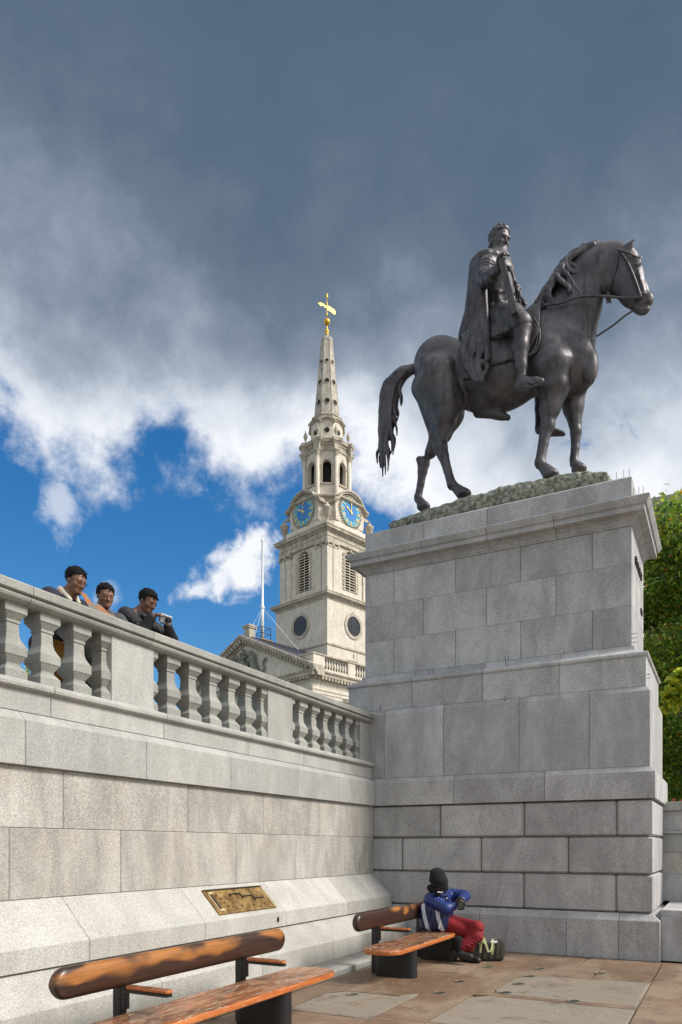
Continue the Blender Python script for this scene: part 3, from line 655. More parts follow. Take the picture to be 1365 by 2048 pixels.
# ------------------------------------------------------------------ equestrian statue
HY = 11.91
stat = empty('equestrian_statue', (-3.3, HY, 6.876), 'dark bronze statue of a cloaked rider on a standing horse, on top of the pedestal', 'statue')
def H(zx, zy, off=0.0):
    """survey of the statue: photo reading -> point at lateral offset from the horse's middle plane"""
    return np.array(px2(720 + zx / 2.1163, 430 + zy / 2.1163, Y=HY + off))
K = 0.00378     # metres per reading unit near the horse
def r_(v): return v * K
def build_horse():
    S = Sculpt((-5.2, 11.2, 7.2), (-0.8, 12.65, 11.0), .021)
    # barrel, haunch, chest
    def e(zx, zy, off, rx, ry, rz, k=.12, ang=0.0):
        c, s_ = math.cos(R(ang)), math.sin(R(ang)); S.ell(H(zx, zy, off), (r_(rx), ry, r_(rz)), k, [[c, 0, -s_], [0, 1, 0], [s_, 0, c]])
    e(345, 645, 0, 122, .44, 112); e(330, 620, 0, 100, .36, 92); e(600, 680, 0, 210, .45, 150, .16); e(480, 660, 0, 170, .43, 140, .16); e(820, 600, 0, 130, .41, 150, .16, 0)
    e(330, 675, -.20, 92, .25, 98, .10); e(330, 675, .20, 92, .25, 98, .10)
    e(905, 650, 0, 88, .34, 105, .12, 20); e(920, 600, -.15, 70, .20, 85, .08); e(920, 600, .15, 70, .20, 85, .08); e(800, 560, -.24, 85, .17, 115, .12, 25)
    S.chain([H(690, 560), H(800, 480), H(855, 430)], [r_(100), r_(95), r_(90)], .14, .72)
    # neck and head
    S.chain([H(880, 530), H(915, 400), H(945, 300), H(1000, 225), H(1062, 186)], [r_(118), r_(97), r_(86), r_(76), r_(60)], .10, .62)
    S.chain([H(800, 400), H(870, 300), H(945, 210), H(1010, 165), H(1085, 150)], [r_(30), r_(36), r_(34), r_(30), r_(22)], .09, .8)
    S.chain([H(1095, 185), H(1118, 205), H(1150, 262), H(1185, 325), H(1202, 365)], [r_(50), r_(54), r_(44), r_(31), r_(29)], .05, .72)
    S.ell(H(1098, 262, -.02), (r_(58), .115, r_(66)), .06); S.chain([H(1100, 290), H(1150, 345), H(1185, 392)], [r_(46), r_(34), r_(24)], .06, .7)
    S.ell(H(1222, 360), (r_(20), .085, r_(26)), .04); S.ell(H(1203, 402), (r_(24), .07, r_(18)), .03); S.cap(H(1222, 378, -.05), H(1185, 382, -.07), r_(5), r_(5), .02, sub=True)
    S.ell(H(1236, 345, -.085), (r_(8), .03, r_(12)), .015, sub=True)
    for o in (-.10, .12):
        S.ell(H(1172, 205, o), (r_(19), .05, r_(14)), .03); S.cap(H(1158, 185, o), H(1190, 182, o), r_(9), r_(7), .02)
        S.chain([H(1122, 158, o * .8), H(1140, 132, o * 1.1), H(1167, 98, o * 1.2)], [r_(17), r_(16), r_(2)], .02, .5)
    S.ell(H(1174, 208, -.145), (r_(8), .02, r_(6)), .01)
    S.cap(H(1180, 240, -.11), H(1205, 330, -.09), r_(6), r_(5), .03)
    # fore legs
    n_ = -.25
    S.chain([H(815, 660, n_), H(822, 730, n_), H(808, 810, n_), H(798, 868, n_)], [r_(92), r_(60), r_(41), r_(29)], .09)
    S.ell(H(797, 893, n_), (r_(30), .11, r_(32)), .03); S.chain([H(792, 905, n_), H(780, 970, n_), H(768, 1028, n_)], [r_(24), r_(18), r_(20)], .03)
    S.cap(H(772, 920, n_), H(756, 1030, n_), r_(10), r_(10), .03)
    S.ell(H(763, 1048, n_), (r_(23), .095, r_(24)), .03); S.chain([H(768, 1055, n_), H(787, 1078, n_)], [r_(20), r_(22)], .02)
    S.chain([H(792, 1082, n_), H(805, 1098, n_)], [r_(25), r_(30)], .012)
    f_ = .27
    S.chain([H(900, 650, f_), H(898, 735, f_), H(905, 810, f_), H(912, 885, f_)], [r_(85), r_(58), r_(40), r_(27)], .09)
    S.ell(H(916, 915, f_), (r_(25), .10, r_(30)), .03); S.chain([H(915, 930, f_), H(912, 990, f_), H(907, 1035, f_)], [r_(22), r_(17), r_(19)], .03)
    S.ell(H(910, 1048, f_), (r_(20), .09, r_(19)), .02); S.chain([H(915, 1055, f_), H(925, 1074, f_)], [r_(20), r_(27)], .015)
    # hind legs
    n_ = -.30
    S.chain([H(335, 700, n_), H(372, 790, n_), H(362, 860, n_), H(345, 950, n_)], [r_(100), r_(64), r_(46), r_(27)], .09)
    S.cap(H(270, 730, n_ + .05), H(330, 900, n_), r_(55), r_(20), .08)
    S.chain([H(318, 962, n_), H(342, 985, n_), H(352, 1015, n_)], [r_(16), r_(31), r_(25)], .04); S.chain([H(355, 1020, n_), H(372, 1080, n_), H(385, 1125, n_)], [r_(24), r_(18), r_(20)], .03)
    S.ell(H(390, 1140, n_), (r_(22), .09, r_(22)), .02); S.chain([H(398, 1146, n_), H(415, 1162, n_)], [r_(19), r_(21)], .02); S.chain([H(420, 1166, n_), H(436, 1180, n_)], [r_(23), r_(27)], .012)
    S.ell(H(378, 800, n_ + .02), (r_(58), .17, r_(62)), .08); S.cap(H(350, 830, n_ - .06), H(352, 960, n_), r_(12), r_(10), .06)
    f_ = .30
    S.chain([H(370, 760, f_), H(370, 840, f_), H(345, 920, f_), H(300, 1005, f_)], [r_(98), r_(75), r_(48), r_(28)], .08); S.cap(H(280, 790, f_), H(315, 940, f_), r_(38), r_(20), .06)
    S.chain([H(252, 1035, f_), H(270, 1050, f_), H(266, 1085, f_)], [r_(16), r_(28), r_(23)], .04); S.chain([H(266, 1085, f_), H(258, 1140, f_), H(250, 1180, f_)], [r_(22), r_(17), r_(18)], .03)
    S.ell(H(247, 1195, f_), (r_(20), .085, r_(20)), .02); S.chain([H(250, 1203, f_), H(268, 1232, f_)], [r_(18), r_(26)], .02)
    # sheath, belly line, flank fold, chest crease
    S.chain([H(585, 842, 0), H(628, 858, 0)], [r_(17), r_(12)], .04); S.cap(H(500, 838), H(600, 850), r_(20), r_(14), .08)
    S.cap(H(430, 735, -.50), H(438, 825, -.42), r_(14), r_(10), .16, sub=True)
    S.chain([H(770, 470, -.22), H(800, 560, -.34), H(840, 640, -.36)], [r_(30), r_(36), r_(40)], .09)     # shoulder blade
    S.chain([H(850, 640, -.36), H(838, 720, -.34), H(820, 790, -.30)], [r_(34), r_(34), r_(22)], .05)     # forearm muscle
    S.ell(H(975, 640, -.16), (r_(34), .13, r_(70)), .04); S.ell(H(972, 650, .16), (r_(34), .13, r_(70)), .04)      # breast
    S.chain([H(285, 630, -.34), H(300, 720, -.42), H(330, 800, -.40)], [r_(34), r_(30), r_(20)], .08)
    for hx, hy, o in ((812, 1098, -.25), (930, 1074, .27), (442, 1180, -.30), (270, 1234, .30)):
        S.ell(H(hx, hy + 2, o), (r_(31), .125, r_(12)), .03); S.cap(H(hx - 4, hy - 6, o), H(hx + 8, hy, o), r_(20), r_(22), .02)
    for hx, hy, o in ((752, 1062, -.25), (384, 1156, -.30), (237, 1206, .30), (897, 1058, .27)): S.cap(H(hx + 6, hy - 8, o), H(hx - 3, hy + 7, o), r_(9), r_(4), .02)   # fetlock tufts
    S.mesh('horse_body', M['bronze'], stat)
    return S
HS = build_horse()
def strands(S, curves, k=.012, mod=.12):
    for pts, r0, r1 in curves:
        n = len(pts); P_ = [np.array(p) for p in pts]; out = []
        for i in range(n - 1):     # catmull-rom
            a, b, c, d = P_[max(i - 1, 0)], P_[i], P_[i + 1], P_[min(i + 2, n - 1)]
            for t in (0, .25, .5, .75): out.append(.5 * (2 * b + (c - a) * t + (2 * a - 5 * b + 4 * c - d) * t * t + (3 * b - a - 3 * c + d) * t ** 3))
        out.append(P_[-1]); m_ = len(out)
        rs = [(r0 + (r1 - r0) * (i / (m_ - 1)) ** 1.6) * (1 + mod * math.sin(i * 1.9)) for i in range(m_)]
        S.chain(out, rs, k)
def build_tail():
    S = Sculpt((-5.75, 11.45, 7.3), (-4.3, 12.4, 10.0), .0145)
    C = [(228, 652, 16), (180, 668, 34), (138, 712, 48), (118, 790, 50), (112, 880, 46), (104, 960, 36)]
    ends = [(75, 1050), (88, 1070), (98, 1108), (108, 1100), (118, 1085), (125, 1035), (140, 1015), (146, 990), (157, 935), (160, 870), (175, 810), (84, 1010), (92, 1040), (133, 1010), (103, 1060), (152, 900)]
    rnd = random.Random(3); cur = []
    for i in range(34):
        u = rnd.uniform(-1, 1); w = rnd.uniform(-1, 1); ex, ey = ends[i % len(ends)]; uu = (ex - 118) / 45.0; u = .6 * u + .4 * uu; u = max(-1, min(1, u)); pts = []
        for zx, zy, hw in C:
            if zy > ey - 60: break
            pts.append(H(zx + u * hw * .72 + rnd.uniform(-5, 5), zy + rnd.uniform(-8, 8), w * .13 * (1 - .5 * abs(u)) * min(1, hw / 34)))
        pts.append(H(ex + rnd.uniform(-4, 4), ey - 45, w * .08)); pts.append(H(ex, ey, w * .06)); cur.append((pts, r_(13), r_(2.5)))
    S.chain([H(232, 648), H(180, 672), H(138, 730), H(122, 820), H(116, 930)], [r_(22), r_(33), r_(44), r_(44), r_(30)], .03, .7)
    strands(S, cur, .009); S.mesh('horse_tail', M['bronze'], stat)
build_tail()
def build_mane():
    S = Sculpt((-2.95, 11.2, 8.9), (-1.1, 12.3, 10.95), .0115)
    n_ = -.24
    locks = [([(1060, 140), (1020, 132), (995, 150), (985, 188)], -.14, 9, 3), ([(1085, 140), (1040, 128), (1000, 128), (970, 142)], -.05, 11, 6), ([(990, 135), (950, 148), (905, 172), (885, 200), (925, 222), (950, 250), (966, 280)], -.17, 13, 3),
             ([(960, 148), (900, 175), (870, 205), (900, 240), (935, 245), (945, 262)], -.2, 12, 3), ([(920, 165), (880, 190), (855, 225), (885, 262), (905, 300), (925, 330), (930, 362)], -.22, 13, 3),
             ([(890, 180), (858, 215), (842, 250), (872, 285), (900, 310), (915, 345)], -.24, 12, 3), ([(870, 200), (840, 240), (835, 262), (862, 290), (882, 305), (880, 322)], -.27, 12, 4),
             ([(860, 212), (835, 245), (815, 285), (800, 330), (812, 358), (835, 388)], -.25, 13, 3), ([(840, 240), (812, 275), (790, 320), (795, 350), (815, 380)], -.23, 12, 3), ([(835, 250), (800, 290), (775, 340), (765, 362), (780, 385)], -.23, 12, 3),
             ([(815, 275), (785, 310), (765, 350), (745, 390), (742, 422)], -.22, 13, 3), ([(800, 300), (770, 345), (750, 370), (738, 400), (748, 425)], -.19, 12, 3), ([(780, 335), (755, 365), (735, 400), (728, 415)], -.16, 11, 3),
             ([(1000, 128), (950, 140), (900, 168), (850, 215), (820, 262), (780, 330), (745, 385)], -.02, 17, 8), ([(985, 130), (930, 155), (880, 190), (840, 235), (805, 285), (770, 345)], -.10, 16, 8)]
    rnd = random.Random(5); cur = []
    for pts, off, r0, r1 in locks:
        for q in range(1 if r0 > 15 else 6):
            jx, jy, jo = (rnd.uniform(-13, 13), rnd.uniform(-9, 9), rnd.uniform(-.02, .03)) if q else (0, 0, 0)
            n = len(pts); cur.append(([H(x + jx * i / n + rnd.uniform(-2, 2), y + jy * i / n, (off + jo) * min(1, .35 + i / 2.5) if r0 < 15 else off) for i, (x, y) in enumerate(pts)], r_(r0 * (.92 if r0 < 15 else 1) * (1 if q == 0 else .75)), r_(r1 * .8)))
    strands(S, cur, .004)
    for o in (-.02, .04):      # braided forelock
        for i in range(7): S.ell(H(1128 + i * 7, 150 + i * 9, -.10 + .02 * i + o * .2), (r_(12), .04, r_(9)), .006)
    S.mesh('horse_mane', M['bronze'], stat)
build_mane()
def ribbon(name, pts, r, mat='bronze', flat=None, n=6):
    """strap or rope through points"""
    P_ = [np.array(p) for p in pts]; out = []; m_ = len(P_)
    for i in range(m_ - 1):
        a, b, c, d = P_[max(i - 1, 0)], P_[i], P_[i + 1], P_[min(i + 2, m_ - 1)]
        for t in (0, .2, .4, .6, .8): out.append(.5 * (2 * b + (c - a) * t + (2 * a - 5 * b + 4 * c - d) * t * t + (3 * b - a - 3 * c + d) * t ** 3))
    out.append(P_[-1]); mb = MB(); mb.tube(out, r, n); return mb.build(name, M[mat], stat, True)
ribbon('cheek_strap', [H(1088, 138, -.10), H(1092, 170, -.18), H(1082, 230, -.17), H(1062, 290, -.15), H(1052, 322, -.08)], .016)
ribbon('cheek_strap', [H(1100, 150, -.16), H(1135, 200, -.17), H(1165, 270, -.16), H(1186, 330, -.135), H(1192, 348, -.12)], .017)
ribbon('brow_band', [H(1092, 145, -.15), H(1118, 152, -.19), H(1150, 165, -.18), H(1176, 176, -.08), H(1182, 176, .06)], .015)
ribbon('nose_band', [H(1150, 352, -.14), H(1190, 335, -.13), H(1218, 318, -.05), H(1220, 318, .05)], .015)
ribbon('rein', [H(1190, 348, -.12), H(1120, 350, -.20), H(1020, 343, -.30), H(930, 346, -.33), H(850, 372, -.33), H(790, 382, -.30), H(735, 408, -.22), H(650, 385, -.14)], .017)
ribbon('rein', [H(1162, 402, -.02), H(1125, 425, .0), H(1075, 465, .05), H(1000, 515, .10), H(975, 528, .12)], .014)
S_ = Sculpt(H(1035, 385, -.2) - .1, H(1065, 305, .0) + .12, .012); S_.cap(H(1052, 325, -.08), H(1054, 350, -.08), r_(7), r_(12), .01)
for i in range(-2, 3): S_.cap(H(1054 + i * 3, 345, -.08 + .01 * i), H(1054 + i * 5, 372, -.08 + .01 * i), r_(3), r_(2), .004)
S_.mesh('throat_tassel', M['bronze'], stat)

def build_cloth():
    """saddle cloth: a skin laid over the horse's back"""
    x0, x1 = H(432, 600, -.4)[0], H(762, 500, -.4)[0]; z_low = H(600, 612, -.45)[2]; ix = (np.abs(HS.ax[0] - x0).argmin() - 4, np.abs(HS.ax[0] - x1).argmin() + 6)
    S = Sculpt((x0 - .2, 11.2, z_low - .25), (x1 + .2, 12.6, H(700, 400)[2] + .2), .021)
    i0 = np.round((S.lo - HS.lo) / .021).astype(int); S.lo = HS.lo + i0 * .021; S.ax = [(S.lo[i] + .021 * np.arange(S.n[i])).astype(np.float32) for i in range(3)]
    sl = tuple(slice(max(0, i0[i]), min(i0[i] + S.n[i], HS.n[i])) for i in range(3)); sub = HS.F[sl]
    G = np.full(S.n, 9.0, np.float32); G[:sub.shape[0], :sub.shape[1], :sub.shape[2]] = sub
    X = S.ax[0][:, None, None]; Z = S.ax[2][None, None, :]
    t = (X - x0) / (x1 - x0)
    low = z_low + .05 * np.sin(t * 3.1) * -1 + np.where(t > .85, (t - .85) * 1.5, 0) - np.where(t < .12, .10, 0)
    edge = np.maximum(np.maximum(x0 + .03 * np.sin(Z * 9) - X, X - x1), low - Z)
    S.F = np.maximum(np.maximum(G - .050, edge), -(G + .03)).astype(np.float32)
    for i in range(60):      # fringe
        u = (i + .5) / 60; x = x0 + (x1 - x0) * u; zl = float(low[np.abs(S.ax[0] - x).argmin(), 0, 0]) if low.ndim == 3 else z_low
        for side in (-1, 1):
            col = S.F[np.abs(S.ax[0] - x).argmin(), :, np.abs(S.ax[2] - (zl + .04)).argmin()]; ys = np.where(col < 0)[0]
            if len(ys): y = S.ax[1][ys[0] if side < 0 else ys[-1]] + .01 * -side; S.cap((x, y, zl + .02), (x + .004, y, zl - .055), .0125, .010, .004)
    S.mesh('saddle_cloth', M['bronze'], stat)
build_cloth()
for zz in (0, 14):
    ribbon('cloth_border', [H(722 + zz, 432, -.36 - .004 * zz), H(748 + zz * .8, 478, -.45), H(752 + zz * .7, 530, -.475), H(735 + zz * .7, 578, -.48), H(705, 592 + zz * .5, -.485)], .017)

# ------------------------------------------------------------------ figures: shared head
def basis(fwd, pitch=0.0, roll=0.0):
    f_ = Vector(fwd).normalized(); r = f_.cross(Vector((0, 0, 1))).normalized(); u = r.cross(f_)
    A = Matrix((r, f_, u)).transposed(); return np.array(A @ Matrix.Rotation(R(pitch), 3, 'X') @ Matrix.Rotation(R(roll), 3, 'Y'))
class Head:
    def __init__(s, c, A, h): s.c = np.array(c, float); s.A = A; s.h = h
    def P(s, x, y, z): return s.c + s.A @ (np.array([x, y, z]) * s.h)
    def face(s, S, k=.12):
        h = s.h; e = lambda p, r, k_=k, sub=False: S.ell(s.P(*p), np.array(r) * h, k_ * h, s.A, sub); c = lambda p, q, a, b, k_=k, sub=False: S.cap(s.P(*p), s.P(*q), a * h, b * h, k_ * h, sub)
        e((0, -.06, .13), (.33, .41, .36)); e((0, .10, -.12), (.265, .27, .36)); e((0, .25, -.38), (.11, .10, .09), .14)
        c((-.20, .02, -.25), (-.08, .24, -.38), .07, .07, .15); c((.20, .02, -.25), (.08, .24, -.38), .07, .07, .15)
        for x in (-.135, .135): e((x, .40, .0), (.095, .09, .06), .07, True); e((x, .315, -.005), (.055, .05, .045), .03)
        c((-.17, .325, .075), (.17, .325, .075), .04, .04, .08); c((0, .34, .03), (0, .44, -.13), .032, .05, .05)
        for x in (-.05, .05): e((x, .39, -.155), (.04, .045, .03), .03)
        for x in (-.17, .17): e((x, .21, -.12), (.10, .11, .09), .12); e((x * 1.94, -.03, -.05), (.035, .085, .12), .03)
        c((-.085, .33, -.245), (.085, .33, -.245), .028, .028, .03); c((-.07, .325, -.29), (.07, .325, -.29), .03, .03, .03); c((-.09, .375, -.268), (.09, .375, -.268), .008, .008, .02, True)
    def hair(s, S, low=-.30, front=.40, puff=.03, fringe=0.0, wobk=.35, hl_=0.0, tufts=160):
        """scalp cap cut by a hairline"""
        h = s.h; S.ell(s.P(0, -.07, .15), np.array((.345 + puff, .42 + puff, .37 + puff)) * h, .02 * h, s.A)
        X, Y, Z = S.ax[0][:, None, None] - s.c[0], S.ax[1][None, :, None] - s.c[1], S.ax[2][None, None, :] - s.c[2]
        A = s.A; x = (A[0, 0] * X + A[1, 0] * Y + A[2, 0] * Z) / h; y = (A[0, 1] * X + A[1, 1] * Y + A[2, 1] * Z) / h; z = (A[0, 2] * X + A[1, 2] * Y + A[2, 2] * Z) / h
        line = hl_ + np.where(y > .10, .215 + .06 * np.sin(x * 9 + 1) * (y > .25) + (y - .10) * .25, np.where(y > .02, .0 + (y - .02) * 2.2, np.where(y > -.12, low + .02 + (y + .12) * 1.6, low)))
        d = (line - z) * h * .75; S.F = np.maximum(S.F, d.astype(np.float32))
        rt = random.Random(int(abs(s.c[1]) * 1000))
        for i in range(tufts):
            a = rt.uniform(0, 2 * math.pi); zz = rt.uniform(-.5, 1); q = math.sqrt(1 - zz * zz); px_, py_, pz_ = .36 * q * math.cos(a), -.07 + .44 * q * math.sin(a), .15 + .39 * zz
            if py_ > .10 and pz_ < .24: continue
            if pz_ < (-.02 if py_ > -.12 else low + .06): continue
            dx, dy, dz = rt.uniform(-.06, .06), (.05 if py_ > .1 else rt.uniform(-.07, .03)), rt.uniform(-.06, .04) if pz_ < .4 else rt.uniform(-.01, .05)
            S.cap(s.P(px_, py_, pz_), s.P(px_ * 1.04 + dx, py_ * 1.04 + dy, pz_ + dz), .035 * h, .012 * h, .012 * h)
        wob = .012 * h * wobk * (np.sin(x * 55 + y * 9) + np.sin(y * 47 + z * 15)); S.F = (S.F + np.where(np.abs(S.F) < .1, wob, 0)).astype(np.float32)
    def _brow(s, S):
        for x in (-.13, .13): S.chain([s.P(x * .5, .378, .075), s.P(x, .372, .10), s.P(x * 1.5, .318, .085)], [.013 * s.h, .017 * s.h, .009 * s.h], .002)
    def details(s, parent, hairmat, brow=True, glasses=False, moustache=False, stubble=None, eye='eye'):
        h = s.h
        for x in (-.13, .13):
            S = Sculpt(s.P(x, .36, .0) - .1 * h, s.P(x, .36, .0) + .1 * h, .0025); S.ell(s.P(x, .345, -.012), np.array((.060, .034, .021)) * h, .001, s.A); S.mesh('eye', M[eye], parent)
            if brow and False:
                S = Sculpt(s.P(x, .38, .08) - .16 * h, s.P(x, .38, .08) + .16 * h, .003); S.chain([s.P(x * .45, .372, .075), s.P(x, .372, .105), s.P(x * 1.6, .315, .085)], [.012 * h, .016 * h, .009 * h], .002); S.mesh('eyebrow', hairmat, parent)
        if moustache:
            S = Sculpt(s.P(0, .38, -.21) - .2 * h, s.P(0, .38, -.21) + .2 * h, .003); S.chain([s.P(-.10, .33, -.235), s.P(0, .385, -.20), s.P(.10, .33, -.235)], [.02 * h, .028 * h, .02 * h], .004); S.mesh('moustache', hairmat, parent)
        if glasses:
            m_ = MB()
            for x in (-.14, .14):
                pts = [s.P(x + .095 * math.copysign(abs(math.cos(a)) ** .5, math.cos(a)), .40, -.015 + .042 * math.copysign(abs(math.sin(a)) ** .5, math.sin(a))) for a in [2 * math.pi * i / 16 for i in range(17)]]; m_.tube(pts, .0014, 4)
                m_.tube([s.P(x * 1.68, .42, .02), s.P(x * 2.4, .25, .02), s.P(x * 2.5, .0, .0)], .0022, 4)
            m_.tube([s.P(-.045, .425, .01), s.P(.045, .425, .01)], .0022, 4); m_.build('glasses', M['iron'], parent)
def hand(S, wrist, dirv, palm_n, L, curl=.6, k=.006, side=1, r=1.0):
    """palm, four unequal bent fingers, thumb from the side of the palm"""
    w = np.array(wrist, float); d = np.array(dirv, float); d /= np.linalg.norm(d); nrm = np.array(palm_n, float); nrm -= d * (nrm @ d); nrm /= np.linalg.norm(nrm); t = np.cross(d, nrm) * side
    for u in (-.16, -.05, .06, .16): S.cap(w + t * u * L * .6, w + d * L * .45 + t * u * L * 1.1, .085 * L * r, .080 * L * r, .03 * L)
    for u, ln in ((-.18, .40), (-.06, .50), (.06, .54), (.18, .49)):
        p = w + d * L * .45 + t * u * L * 1.1; ang = curl * .6; rr = .052 * L * r
        for j, sg in enumerate((.42, .32, .26)):
            dd = d * math.cos(ang) + nrm * math.sin(ang); q = p + dd * ln * L * sg * 1.05; S.cap(p, q, rr, rr * .92, .010 * L); p = q; ang += curl; rr *= .92
    p = w + d * L * .12 + t * .20 * L
    q = p + (d * .6 + t * .55 + nrm * .35) * L * .26; S.cap(p, q, .072 * L * r, .060 * L * r, .02 * L); S.cap(q, q + (d * .85 + t * .0 + nrm * .45) * L * .24, .058 * L * r, .046 * L * r, .01 * L)

def build_rider():
    n_ = -.02
    hd = Head(H(594, 112, 0), basis((.84, -.54, 0), -17), .42)
    S = Sculpt((-4.2, 10.7, 8.0), (-2.3, 12.75, 12.0), .0155)
    hd.face(S)
    for x in (-.14, .14): S.ell(hd.P(x, .43, -.005), np.array((.10, .12, .065)) * .42, .02, hd.A, True); S.ell(hd.P(x, .315, -.01), np.array((.055, .05, .04)) * .42, .01, hd.A)
    S.cap(hd.P(-.10, .40, -.268), hd.P(.10, .40, -.268), .012, .012, .01, sub=True); S.cap(hd.P(-.17, .33, .08), hd.P(.17, .33, .08), .022, .022, .02)
    S.cap(hd.P(0, -.06, -.35), H(580, 190, 0), .115, .15, .06)
    S.chain([H(595, 465), H(585, 400), H(578, 330), H(575, 265), H(577, 215)], [.29, .25, .26, .30, .22], .10, .95)
    S.cap(H(545, 215, -.30), H(600, 215, .30), .15, .15, .10)
    S.chain([H(537, 215, -.34), H(530, 262, -.52), H(552, 268, -.62), H(583, 232, -.86)], [.14, .125, .105, .075], .05)
    hand(S, H(583, 232, -.86), (.25, -.35, .55), (.8, .2, -.3), .31, .85, r=1.35)
    S.chain([H(612, 215, .34), H(625, 270, .50), H(655, 320, .35), H(672, 372, .12)], [.14, .115, .095, .065], .05)
    hand(S, H(672, 372, .12), (.8, -.3, -.2), (0, -.3, -.9), .24, .9)
    S.chain([H(600, 455, -.18), H(650, 458, -.42), H(688, 478, -.53)], [.23, .19, .145], .06); S.chain([H(690, 486, -.53), H(680, 560, -.56), H(684, 640, -.56), H(688, 672, -.56)], [.135, .13, .088, .075], .04)
    S.chain([H(683, 690, -.56), H(690, 712, -.58)], [.085, .10], .03); S.chain([H(674, 722, -.57), H(705, 712, -.60), H(745, 704, -.63), H(768, 704, -.65)], [.082, .085, .062, .05], .03)
    S.chain([H(600, 455, .18), H(660, 470, .42), H(710, 520, .55), H(765, 700, .58), H(765, 820, .60), H(762, 895, .60)], [.22, .19, .15, .12, .085, .075], .05); S.chain([H(765, 905, .60), H(800, 915, .62), H(862, 926, .66)], [.09, .085, .04], .03)
    for (c0, c1, rr) in (((537, 215, -.34), (530, 262, -.52), .135), ((530, 262, -.52), (552, 268, -.62), .118), ((552, 268, -.62), (570, 248, -.76), .105)):
        p_, q_ = H(*c0), H(*c1); d = (q_ - p_) / np.linalg.norm(q_ - p_); a = np.cross(d, (0, 0, 1)); a /= np.linalg.norm(a); b = np.cross(d, a)
        for u in (.2, .5, .8): m0 = p_ * (1 - u) + q_ * u; S.chain([m0 + rr * (a * math.cos(g) + b * math.sin(g + .3 * u)) + d * .03 * math.sin(2 * g) for g in np.linspace(0, 6.28, 13)], [.016] * 13, .035)
    # knee band, sandal straps
    for a, b in ((H(668, 690, -.64), H(705, 690, -.63)), (H(690, 700, -.67), H(735, 712, -.70)), (H(668, 735, -.62), H(770, 716, -.69))): S.cap(a, b, .014, .014, .015)
    # belt folds
    rnd = random.Random(2)
    for i in range(9):      # gathered folds round the waist
        z_ = 318 + i * 15; S.chain([H(540 + i * 1.5, z_ + 6, -.02), H(556 + i * 1.5, z_ + 9, -.20), H(588, z_ + rnd.uniform(-5, 3), -.265), H(618 + i, z_ - 6 + rnd.uniform(-4, 4), -.20), H(628 + i, z_ - 8, -.02)], [.010, .016, .022, .016, .010], .035)
    S.mesh('rider_body', M['bronze'], stat)
    for x in (-.13, .13):
        S = Sculpt(hd.P(x, .36, 0) - .06, hd.P(x, .36, 0) + .06, .006); S.ell(hd.P(x, .335, -.01), np.array((.05, .03, .022)) * .42, .001, hd.A); S.mesh('eye', M['brass_dark'], stat)
    # curls
    S = Sculpt(hd.c - .34, hd.c + .34, .011); hd.hair(S, -.18, wobk=.2, hl_=.07, tufts=0)
    for i in range(170):
        a = rnd.uniform(0, 2 * math.pi); z = rnd.uniform(-.25, 1); q = math.sqrt(max(0, 1 - z * z)); x, y = q * math.cos(a), q * math.sin(a)
        if (y > .30 and z < .72) or (y > -.12 and z < .42) or z < -.1: continue
        c_ = (x * .36, -.07 + y * .45, .15 + z * .40); S.ell(hd.P(*c_), np.array([rnd.uniform(.05, .09), rnd.uniform(.05, .09), .05]) * .42, .008, hd.A)
    for x in (-.33, .33):
        for z in (-.05, -.13, -.22): S.ell(hd.P(x, -.10 + z * .3, z), np.array([.06, .07, .06]) * .42, .01, hd.A)
    S.mesh('rider_hair', M['bronze'], stat)
    # tunic with hanging skirt
    S = Sculpt((-4.0, 10.9, 8.6), (-2.5, 12.6, 10.3), .0165)
    S.chain([H(590, 370), H(590, 420), H(592, 455)], [.27, .295, .32], .06, .98)
    for sgn in (-1, 1):
        for i in range(11):
            u = i / 10; S.cap(H(556 + 50 * u, 400, sgn * (.24 - .05 * abs(u - .5))), H(562 + 75 * u, 518 - 55 * max(0, u - .35) - 8 * (i % 2), sgn * (.43 + .03 * (i % 2))), .055, .050, .035)
    S.chain([H(596, 440, -.24), H(645, 440, -.46), H(684, 462, -.55)], [.22, .205, .165], .05)
    for i in range(7): S.chain([H(575 + 9 * i, 405, -.34), H(590 + 12 * i, 440, -.50 - .02 * i), H(584 + 14 * i, 505 - 6 * i, -.56)], [.02, .028, .03], .03)
    S.chain([H(568, 300, -.30), H(560, 350, -.29), H(556, 400, -.30)], [.03, .03, .03], .04); S.chain([H(590, 290, -.32), H(588, 340, -.30), H(600, 385, -.30)], [.025, .03, .03], .04)
    S.mesh('tunic', M['bronze'], stat)
    # cloak, gathered in folds from the shoulders and spread over the horse's back
    S = Sculpt((-4.75, 10.95, 8.0), (-2.9, 12.85, 11.75), .0165)
    A = [((600, 178), -.10), ((570, 172), -.26), ((540, 168), -.34), ((518, 182), -.30), ((512, 190), -.15), ((512, 190), .0)]
    for a, b in zip(A, A[1:]): S.cap(H(*a[0], a[1]), H(*b[0], b[1]), .075, .075, .04)
    S.cap(H(520, 180, -.3), H(560, 175, .3), .10, .10, .06)
